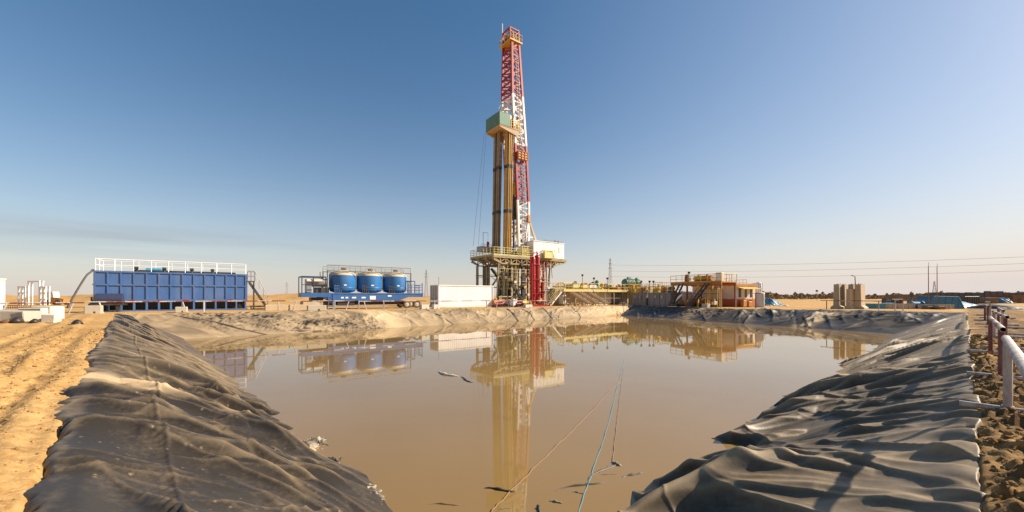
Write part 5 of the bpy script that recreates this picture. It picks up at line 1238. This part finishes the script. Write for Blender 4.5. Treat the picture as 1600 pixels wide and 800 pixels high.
# ================================================================== TARPS
def tarp(label, px0, px1, D, h, mat='tarp_blue', seed=0, name='tarp_heap', asym=.35, load='tan'):
    xa, ya = pt(px0, D); xb, yb = pt(px1, D); L_ = xb-xa; w = max(1.6, L_*.45); n, k = 60, 36
    s_ = np.linspace(0, 1, n); q = np.linspace(-1, 1, k); Sg, Q = np.meshgrid(s_, q, indexing='ij')
    prof = np.interp(Sg, [0, .08, asym, .7, 1], [0, .75, 1, .62, 0])
    Z = h*prof*(np.clip(1-np.abs(Q)**2.4, 0, 1))+.10*h*ridge(vnoise(Sg*9+Q*2+seed, Q*1.5, 500+seed), 2)*(prof > .05)+.12*fbm(Sg*4+seed, Q*2, 3, 510)*h*prof
    Xl = Sg*L_; Yl = Q*w*(.6+.5*prof)+.12*vnoise(Sg*8, Q*3, 520)
    t = thing(name, label, 'tarp', (xa, D+w*.6, G(xa, D)-.03))
    o = gridmesh('cover', Xl, Yl, Z+.02, mat, flip=True); o.parent = t
    b = MB(); m_ = 14
    for i in range(m_):
        xx = L_*(i+.5)/m_; z = .16+.05*rng.random()
        b.lathe([(.02, 0), (.30, .04), (.33, z*.6), (.2, z), (.02, z+.02)], (xx, -w*(.75+.2*math.sin(i*1.9))-.05, 0), 10)
    b.build('sandbag', load, t)
    return t
tarp('small bright blue tarp over sacks right of the short round tanks', 1196, 1229, 60, 1.15, seed=1, asym=.3, load='pale_concrete')
tarp('blue tarp heap sloping down right of the tarp covered block', 1486, 1541, 52, 1.0, seed=2, asym=.12, load='pale_concrete')
tarp('low teal tarp mound behind the grey and blue skip', 1384, 1418, 55, .62, 'teal', 3, asym=.4)
tarp('blue tarp lying against the dark grey wall far right', 1566, 1583, 80, 1.2, seed=5, asym=.6)
tarp('low dusty tarp with a pale top beside the right edge of the picture', 1558, 1625, 46, .5, 'dark_steel', 6, asym=.2, load='pale_concrete')
# tarp covered block
x, y = pt(1455, 47); xb, _ = pt(1500, 47); L_ = xb-x
tb = thing('covered_load', 'tall blue tarp covered block with a sloping right end', 'covered load', (x, y, G(x, y)-.1), -.12)
b = MB(); b.prism([(.0, .1), (L_*1.02, .1), (L_*.84, 1.52), (.25, 1.62), (.05, 1.2)], 0, 2.2); b.build('cover', 'tarp_blue', tb)
b = MB(); [b.bar((xx, -.02, .15), (xx+.1, -.02, 1.5), .03) for xx in (.7, 1.5, 2.2, 2.9)]; b.tube((.25, -.01, 1.61), (L_*.84, -.01, 1.53), .04, 6); b.tube((L_*.84, -.01, 1.53), (L_*1.02, -.01, .1), .05, 6); b.build('lashing', 'teal', tb)
b = MB(); b.bbox(0, L_, .05, 2.15, 0, .098); b.build('pallet', 'tan', tb)
# skips
def skip(label, px0, px1, D, ztop, h, m1, m2, rz, wd=1.6):
    x, y = pt(px0, D); xb, _ = pt(px1, D); L_ = (xb-x)
    t = thing('open_skip', label, 'skip', (x, y, ztop-h), rz)
    b = MB(); b.bbox(L_*.25, L_, 0, .08, .08, h); b.bbox(L_*.25, L_, wd-.08, wd, .08, h); b.bbox(L_-.08, L_, .083, wd-.083, .083, h-.002); b.bbox(0, L_-.09, .083, wd-.083, .0, .08); [b.bbox(xx-.04, xx+.04, -.06, -.003, .1, h-.08) for xx in np.linspace(L_*.3, L_-.06, 6)]; b.bbox(L_*.25, L_+.02, -.07, -.004, h-.078, h+.03); b.build('side', m1, t)
    b = MB(); b.prism([(0, .08), (L_*.247, .08), (L_*.247, h), (-.05, h)], -.005, wd+.005); b.build('end', m2, t)
    return t
skip('long grey skip with a blue left end beyond the far right bank', 1369, 1425, 45, zpy(474.5, 45), .68, 'concrete', 'teal', -.08)
skip('low grey concrete trough in front of the blue tarp covered block', 1447, 1488, 44, zpy(476, 44), .5, 'concrete', 'grey_tank', -.05, .9)
x, y = pt(1431, 46); t = thing('cable_reel', 'small blue machine with a rounded drum beside the skip', 'machine', (x, y, G(x, y)-.1), -.1)
b = MB(); b.tube((-.55, 0, .55), (.55, 0, .55), .42, 18); b.tube((.5, 0, .55), (.62, 0, .55), .52, 18); b.tube((-.62, 0, .55), (-.5, 0, .55), .52, 18); b.build('drum', 'tarp_blue', t); b = MB(); b.bar((-.9, -.3, .03), (.9, -.3, .03), .1, .12); b.bar((-.9, .3, .03), (.9, .3, .03), .1, .12); [b.bar((sx*.72, 0, .1), (sx*.72, 0, .6), .1) for sx in (-1, 1)]; b.build('stand', 'dark_steel', t)
for px, D, l in ((1450, 44, 'brown crate at the foot of the left tall pole'), (1467, 43.5, 'brown crate at the foot of the right tall pole')):
    x, y = pt(px, D); t = thing('crate', l, 'crate', (x, y, zpy(485, D)-.02), .1); b = MB(); b.bevbox(-.38, .38, -.3, .3, 0, .5, .03); b.build('body', 'brown_shed', t); b = MB(); [b.bbox(-.4, .4, -.33, -.303, z, z+.07) for z in (.05, .22, .39)]; b.build('slat', 'rust', t)
# T shaped concrete wall blocks
tw = None
for k, (px, off, hh, w, l) in enumerate(((1310.5, 6.6, 2.75, .95, 'leftmost tall concrete wall block of the group with a shaded edge'), (1319, 7.3, 2.72, .9, 'tall concrete wall block second from the left of the group'), (1329, 5.6, 2.2, .55, 'lower narrow concrete wall block in the middle of the group'), (1333, 6.9, 2.72, .85, 'tall concrete wall block left of the dark gap'), (1343.5, 6.4, 2.7, .95, 'rightmost tall concrete wall block with a flared foot'))):
    x, y, _ = fr(px, off); rz = AF+.05*math.sin(k*2.1)
    t = thing('concrete_wall_block', l, 'concrete block', (x, y, .12), rz, 'tall concrete wall blocks')
    b = MB(); w_ = w*.62; pr = [(-w_*.95, 0), (w_*.95, 0), (w_*.95, .22), (w_*.5, .42), (w_*.42, hh), (-w_*.42, hh), (-w_*.5, .42), (-w_*.95, .22)]
    b.prism(pr, -.5, .5); b.build('slab', 'tan', t)
    b = MB(); [b.tube((0, yy, hh), (0, yy, hh+.07), .05, 8) for yy in (-.3, .3)]; b.build('lifting_eye', 'rust', t)
# right hand perimeter wall
xa, ya = pt(1450, 96); wl = thing('perimeter_wall', 'long dark grey precast wall along the right background', 'wall', (xa, ya, -.1), -.03)
nb_ = 26
for i in range(nb_):
    b = MB(); h = 2.5+.05*math.sin(i*2.3)+(.3 if 9 <= i <= 11 else 0); b.bevbox(i*1.5+.003, i*1.5+1.497, 0, .22, 0, h, .02); b.bbox(i*1.5-.07, i*1.5+.07, -.09, -.003, 0, h-.15); b.build('panel', 'wall_grey', wl)
# low far buildings
for px0, px1, D, yt, l, m_ in ((1404, 1446, 110, 462, 'low brown shed with a dark doorway in front of the scrub line', 'brown_shed'), (1583, 1606, 82, 462.5, 'reddish grey hut in front of the wall at the right edge', 'rust'), (1247, 1259, 150, 468.5, 'small pinkish hut in front of the distant scrub', 'tan')):
    x, y = pt(px0, D); xb, _ = pt(px1, D); L_ = xb-x; h = zpy(yt, D)+.1
    t = thing('low_shed', l, 'shed', (x, y, -.1), 0); b = MB(); b.bbox(0, L_, 0, 4, 0, h); b.build('wall', m_, t); b = MB(); b.bbox(-.2, L_+.2, -.2, 4.2, h+.003, h+.15); b.build('roof', m_, t)
    b = MB(); b.bbox(L_*.28, L_*.55, -.03, -.003, .05, h*.75); b.build('door', 'black', t)
for k, (px0, px1, D, h, m_, l) in enumerate(((1508, 1532, 74, 1.5, 'dark_steel', 'dark container with a ribbed side in front of the dark wall'), (1540, 1562, 78, 1.25, 'brown_shed', 'brown container in front of the raised part of the dark wall'), (1394, 1412, 72, 1.0, 'dark_steel', 'low dark box left of the signal post'), (1436, 1449, 66, 1.35, 'brown_shed', 'brown stack of pallets left of the tall thin poles'))):
    x, y = pt(px0, D); L_ = pt(px1, D)[0]-x; t = thing('equipment_box', l, 'container', (x, y, -.03), .05); b = MB(); b.bevbox(0, L_, 0, 2, .1, h, .03); [b.bbox(xx-.04, xx+.04, -.06, -.003, .15, h-.05) for xx in np.linspace(.1, L_-.1, 7)]; b.build('body', m_, t); b = MB(); [b.bbox(xx-.1, xx+.1, 0, 2, 0, .098) for xx in (.3, L_*.5, L_-.3)]; b.build('skid', 'black', t)
# poles
for px, D, yt, l in ((1451, 45, 415.5, 'left one of two tall thin poles rising behind the tarp covered block'), (1464.5, 45, 417, 'right one of two tall thin poles rising behind the tarp covered block')):
    x, y = pt(px, D); z = zpy(yt, D); t = thing('flag_pole', l, 'pole', (x, y, 0)); b = MB(); b.tube((0, 0, 0), (-.03, 0, z), .045, 8, 0, .03); b.build('pole', 'rust', t); b = MB(); b.tube((0, 0, z), (0, 0, z+.4), .02, 6); b.build('tip', 'galv', t); b = MB(); b.tube((0, 0, 0), (0, 0, .3), .12, 10); b.build('base', 'concrete', t)
x, y = pt(1337, 52); z = zpy(431, 52); t = thing('lamp_post', 'curved lamp post leaning behind the tall concrete wall blocks', 'lamp post', (x, y, 0)); b = MB(); b.poly([(.08, 0, 0), (0, 0, z*.6), (-.1, 0, z-.1), (-.2, 0, z), (-.32, 0, z+.02)], .05, 8); b.build('pole', 'dark_steel', t); b = MB(); b.bevbox(-.55, -.3, -.1, .1, z-.04, z+.08, .03); b.build('lamp', 'dark_steel', t)
x, y = pt(1424.5, 60); z = zpy(455, 60); t = thing('signal_post', 'dark post with a thick head standing in front of the low brown shed', 'post', (x, y, -.05)); b = MB(); b.tube((0, 0, 0), (0, 0, z), .09, 8); b.build('post', 'dark_steel', t); b = MB(); b.bevbox(-.2, .2, -.15, .15, z-.9, z-.1, .05); b.build('head', 'dark_steel', t)
x, y = pt(1276.5, 120); z = zpy(456, 120); t = thing('lamp_post', 'distant post with a dark round head above the scrub line', 'lamp post', (x, y, -.05)); b = MB(); b.tube((0, 0, 0), (0, 0, z), .05, 6); b.build('pole', 'galv', t); b = MB(); b.lathe([(.02, 0), (.35, .2), (.35, .5), (.02, .7)], (0, 0, z), 10); b.build('lamp', 'dark_steel', t)
# lattice tower and power lines
def pylon(px, D, yt, label, w0=2.6, group='distant pylons'):
    x, y = pt(px, D); z = zpy(yt, D); t = thing('power_pylon', label, 'pylon', (x, y, -.3), .5, group); b = MB(); n = 10
    f = lambda q: w0*.5*(1-q)**1.2+.28
    for i in range(n):
        a, c = i/n, (i+1)/n; wa, wc = f(a), f(c)
        C4 = [(-1, -1), (1, -1), (1, 1), (-1, 1)]
        for k in range(4):
            p, q = C4[k], C4[(k+1) % 4]
            b.bar((p[0]*wa, p[1]*wa, z*a), (p[0]*wc, p[1]*wc, z*c), .15); b.bar((p[0]*wa, p[1]*wa, z*a), (q[0]*wc, q[1]*wc, z*c), .10); b.bar((p[0]*wc, p[1]*wc, z*c), (q[0]*wc, q[1]*wc, z*c), .09)
    b.build('mast', 'wire', t)
    b = MB()
    for q in (.74, .86): b.bar((-2.2, 0, z*q), (2.2, 0, z*q), .16); b.bar((-2.2, 0, z*q), (0, 0, z*q+.9), .1); b.bar((2.2, 0, z*q), (0, 0, z*q+.9), .1)
    b.build('cross_arm', 'wire', t); return x, y, z
px_, py_, pz_ = pylon(953.5, 300, 403, 'distant slim lattice pylon behind the mud tanks')
pylon(1460, 330, 439, 'small distant pylon between the two tall thin poles', 2.4)
pylon(666, 330, 421, 'faint distant pylon right of the silo trailer', 2.2)
pylon(448, 420, 440, 'faint distant pylon between the blue tank and the silo trailer', 2.0)
for k, (yl, yr_) in enumerate(((414, 400), (423.5, 410.5), (432, 422))):
    b = MB(); P = []
    xa, ya, za = px_, py_, zpy(yl, 300); xb, yb = pt(1680, 170); zb_ = zpy(yr_-2, 170)
    for i in range(41):
        q = i/40; P.append((xa+(xb-xa)*q-px_, ya+(yb-ya)*q-py_, za+(zb_-za)*q-3.2*4*q*(1-q)*.6))
    b.poly(P, .055, 5); tag(b.build('power_line', 'wire', None, (px_, py_, 0)), ('topmost', 'middle', 'lowest')[k]+' of three power lines sagging across the sky from the pylon to the right', 'power line', 'overhead power lines')

# ================================================================== SCRUB (stuff)
def scrub():
    V = []; Fc = []; n = 16000
    px = rng.uniform(1150, 1640, n); D = rng.uniform(170, 260, n)
    top = (2.5+1.1*fbm(px*.03, px*0, 3, 600)+.6*vnoise(px*.21, px*0, 601))
    z = rng.uniform(-.2, 1, n)**.8*np.clip(top, .6, 4)
    z = np.where(np.isnan(z), 0, z)
    for i in range(n):
        x, y = pt(px[i], D[i]); s_ = rng.uniform(.25, .7)
        a = rng.normal(size=3); a /= np.linalg.norm(a); c = np.cross(a, rng.normal(size=3)); c /= np.linalg.norm(c); p = np.array((x, y, z[i]))
        o = len(V); V += [tuple(p-a*s_), tuple(p+c*s_*.6), tuple(p+a*s_), tuple(p-c*s_*.6)]; Fc.append((o, o+1, o+2, o+3))
    me = bpy.data.meshes.new('far_scrub'); me.from_pydata(V, [], Fc); me.materials.append(M['leaf'])
    ob = bpy.data.objects.new('far_scrub', me); COL.objects.link(ob); tag(ob, 'far line of dry brown scrub along the right horizon', 'scrub', None, 'stuff')
scrub()

# ================================================================== THINGS IN THE WATER
def wpt(px, py, dz=.01):
    D = F0*(HC-ZW-dz)/(py-HZ); return ((px-800)/F0*D, D, ZW+dz)
def floatline(name, label, cat, pts, r, mat, wig=.03, n=60):
    P = [Vector(wpt(*p)) for p in pts]; Q = []
    for i in range(n+1):
        q = i/n*(len(P)-1); k = min(int(q), len(P)-2); f_ = q-k; p = P[k].lerp(P[k+1], f_)
        p.x += wig*math.sin(i*.7)+wig*.6*math.sin(i*1.7+1); p.z = ZW+r*.4+.004*math.sin(i*1.3); Q.append(p-P[0])
    b = MB(); b.poly([(q.x, q.y, q.z+P[0].z-ZW) for q in Q], r, 6); return tag(b.build(name, mat, None, (P[0].x, P[0].y, ZW)), label, cat)
floatline('rope', 'teal blue rope floating across the muddy water towards the camera', 'rope', [(975, 562), (968, 590), (948, 672), (925, 738), (903, 800), (885, 850)], .007, 'rope_teal', .006)
floatline('rope', 'long thin brown rope running slantwise across the muddy water', 'rope', [(972, 590), (905, 662), (850, 715), (790, 775), (755, 812)], .010, 'rope_brown', .01)
floatline('rope', 'short thin brown thread beside the teal rope', 'rope', [(974, 575), (966, 640), (957, 720)], .007, 'rope_brown', .004)
deb = [((756, 764), (806, 765), .022, 'black', 'black curved strip floating across the reflection of the mast'), ((872, 770), (940, 748), .016, 'dark_steel', 'dark twig raft floating left of the teal rope'), ((925, 752), (958, 720), .018, 'dark_steel', 'dark bent strip crossing the teal rope'),
       ((975, 748), (1002, 735), .018, 'dark_steel', 'dark short strip floating right of the teal rope'), ((838, 788), (846, 800), .022, 'black', 'black stub floating near the bottom of the picture'), ((858, 783), (880, 784), .02, 'scrap', 'pale scrap floating near the bottom left of the teal rope'),
       ((665, 790), (722, 785), .014, 'rope_brown', 'brown strip half sunk at the bottom of the pond'), ((683, 581), (716, 588), .05, 'pale_concrete', 'white plastic strip floating below the white container'), ((716, 589), (742, 597), .03, 'dark_steel', 'thin dark strip next to the white plastic strip'), ((955, 722), (972, 727), .03, 'scrap', 'small pale plastic scrap floating at the end of the brown thread')]
deb += [((905, 760), (935, 752), .010, 'dark_steel', 'thin dark twig crossing the twig raft left of the teal rope'), ((930, 745), (965, 738), .009, 'rope_brown', 'thin brown twig just right of the teal rope'), ((890, 768), (915, 770), .012, 'scrap', 'pale thin strip below the dark twig raft'), ((948, 735), (960, 722), .010, 'black', 'thin black twig leaning on the bent strip by the teal rope'), ((770, 800), (800, 790), .010, 'rope_brown', 'thin brown strip at the bottom below the mast reflection')]
for (a, c, r_, m_, l) in deb:
    A0, A1 = Vector(wpt(*a)), Vector(wpt(*c)); dd = A1-A0; sd = Vector((-dd.y, dd.x, 0)).normalized(); n = 12; P = []
    for i in range(n+1):
        q = i/n; p = dd*q+sd*dd.length*.10*math.sin(q*PI*1.3+r_*50); p.z = r_*.35*(1-abs(2*q-1)**3)-.004; P.append(tuple(p))
    b = MB(); b.poly(P, lambda q: r_*(.35+.75*math.sin(PI*min(max(q, .02), .98)))*(1+.3*math.sin(q*17)), 7)
    tag(b.build('floating_scrap', m_, None, (A0.x, A0.y, ZW)), l, 'floating scrap', 'scraps floating on the pond')
A0 = Vector(wpt(1356, 517)); A1 = Vector(wpt(1383, 517)); b = MB(); L_ = (A1-A0).length; b.bevbox(0, L_, 0, .7, -.12, .22, .06); b.bevbox(L_*.3, L_*.8, .1, .6, .22, .3, .03)
tag(b.build('floating_slab', 'black', None, (A0.x, A0.y, ZW)), 'black slab lying in the water below the concrete wall blocks', 'slab')
# crumpled plastic at the left waterline
for px, py, sc, l in ((493, 692, .42, 'crumpled pale plastic bundle at the left waterline, farthest of three'), (521, 722, .34, 'dark crumpled plastic at the left waterline, middle of three'), (567, 772, .46, 'crumpled pale plastic bundle at the left waterline, nearest of three')):
    x, y, z = wpt(px, py); n = 44; q = np.linspace(-1, 1, n); A2, B2 = np.meshgrid(q, q, indexing='ij'); sd_ = int(px)
    rr_ = np.clip(1-(A2**2+B2**2)**.5, 0, 1)
    Z = .62*sc*(.50*rr_**.5*(.6+.8*fbm(A2*2+sd_, B2*2, 3, 700))+.30*ridge(vnoise(A2*3.5+sd_, B2*3.5, 701), 2)*rr_**.5+.12*ridge(vnoise(A2*8, B2*8+sd_, 702), 2)*rr_**.4)-.05
    XX = A2*sc*.7+.18*sc*vnoise(A2*3, B2*3, 703); YY = B2*sc+.18*sc*vnoise(A2*3+9, B2*3, 704)
    o = gridmesh('plastic_bundle', XX, YY, Z, 'scrap' if sc > .35 else 'dark_steel'); o.location = (x, y, ZW); o.rotation_euler[2] = .7
    tag(o, l, 'plastic scrap', 'plastic bundles at the left waterline')

# ================================================================== LIGHT, SKY, CAMERA
SUN_AZ = math.atan2(1., .12); SUN_EL = math.radians(32)
sdir = Vector((math.sin(SUN_AZ)*math.cos(SUN_EL), math.cos(SUN_AZ)*math.cos(SUN_EL), math.sin(SUN_EL)))
sl = bpy.data.lights.new('sun', 'SUN'); sl.energy = 5.0; sl.angle = math.radians(.5); sl.color = (1, .90, .74)
so = bpy.data.objects.new('sun', sl); COL.objects.link(so); so.rotation_euler = (-sdir).to_track_quat('-Z', 'Y').to_euler(); so.location = (30, -20, 40)
w = bpy.data.worlds.new('World'); S.world = w; w.use_nodes = True; nt = w.node_tree; L = nt.links
bg = nt.nodes['Background']; sky = nt.nodes.new('ShaderNodeTexSky'); sky.sky_type = 'NISHITA'; sky.sun_disc = False
sky.sun_elevation = SUN_EL; sky.sun_rotation = SUN_AZ; sky.altitude = 100; sky.air_density = 1.0; sky.dust_density = 1.0; sky.ozone_density = 2.0
tcw = nt.nodes.new('ShaderNodeTexCoord'); sep = nt.nodes.new('ShaderNodeSeparateXYZ'); L.new(tcw.outputs['Generated'], sep.inputs[0])
def math_(op, a, b_=None, c=None, clamp=False):
    n = nt.nodes.new('ShaderNodeMath'); n.operation = op; n.use_clamp = clamp
    for i, v in enumerate((a, b_, c)):
        if v is None: continue
        if isinstance(v, (int, float)): n.inputs[i].default_value = v
        else: L.new(v, n.inputs[i])
    return n.outputs[0]
# dusty air low over the desert: pale warm veil that thins with height
el = math_('MAXIMUM', sep.outputs['Z'], 0.0)
veil = math_('MULTIPLY', math_('POWER', 2.718, math_('MULTIPLY', el, -6.5)), .80)
glow = math_('MULTIPLY', math_('MULTIPLY', math_('MAXIMUM', sep.outputs['X'], 0.0), .42), math_('POWER', 2.718, math_('MULTIPLY', el, -1.6)))
veil = math_('ADD', veil, glow, clamp=True)
mixs = nt.nodes.new('ShaderNodeMix'); mixs.data_type = 'RGBA'; L.new(veil, mixs.inputs[0]); hsv = nt.nodes.new('ShaderNodeHueSaturation'); hsv.inputs['Saturation'].default_value = 1.26; hsv.inputs['Hue'].default_value = .494; L.new(sky.outputs[0], hsv.inputs['Color']); L.new(hsv.outputs[0], mixs.inputs[6]); mixs.inputs[7].default_value = (6.2, 5.5, 5.15, 1)
# thin smoke streaks low on the left
mpw = nt.nodes.new('ShaderNodeMapping'); mpw.inputs['Scale'].default_value = (1.6, 1.6, 26); L.new(tcw.outputs['Generated'], mpw.inputs[0])
nz = nt.nodes.new('ShaderNodeTexNoise'); nz.inputs['Scale'].default_value = 1.5; nz.inputs['Detail'].default_value = 5; L.new(mpw.outputs[0], nz.inputs['Vector'])
band = math_('SUBTRACT', 1.0, math_('ABSOLUTE', math_('DIVIDE', math_('SUBTRACT', sep.outputs['Z'], .105), .045)), clamp=True)
side = math_('MULTIPLY', math_('SUBTRACT', -.30, sep.outputs['X']), 2.6, clamp=True)
smk = math_('MULTIPLY', math_('MULTIPLY', band, side), math_('MULTIPLY', math_('SUBTRACT', nz.outputs['Fac'], .40, clamp=True), 2.2, clamp=True), clamp=True)
mix2 = nt.nodes.new('ShaderNodeMix'); mix2.data_type = 'RGBA'; L.new(smk, mix2.inputs[0]); L.new(mixs.outputs[2], mix2.inputs[6]); mix2.inputs[7].default_value = (2.9, 3.1, 3.5, 1)
L.new(mix2.outputs[2], bg.inputs[0]); bg.inputs[1].default_value = .076
cam = bpy.data.cameras.new('camera'); co = bpy.data.objects.new('camera', cam); COL.objects.link(co); S.camera = co
co.location = (0, 0, HC); co.rotation_euler = (PI/2, 0, 0)
cam.sensor_width = 36; cam.lens = 36*F0/1600; cam.shift_y = (HZ-400)/1600; cam.clip_end = 9000; cam.clip_start = .05
S.view_settings.view_transform = 'Standard'; S.view_settings.look = 'None'; S.view_settings.gamma = 1; S.view_settings.exposure = .74; S.view_settings.use_curve_mapping = False
S.render.engine = 'CYCLES'; S.cycles.use_denoising = True; S.cycles.max_bounces = 6; S.cycles.diffuse_bounces = 3
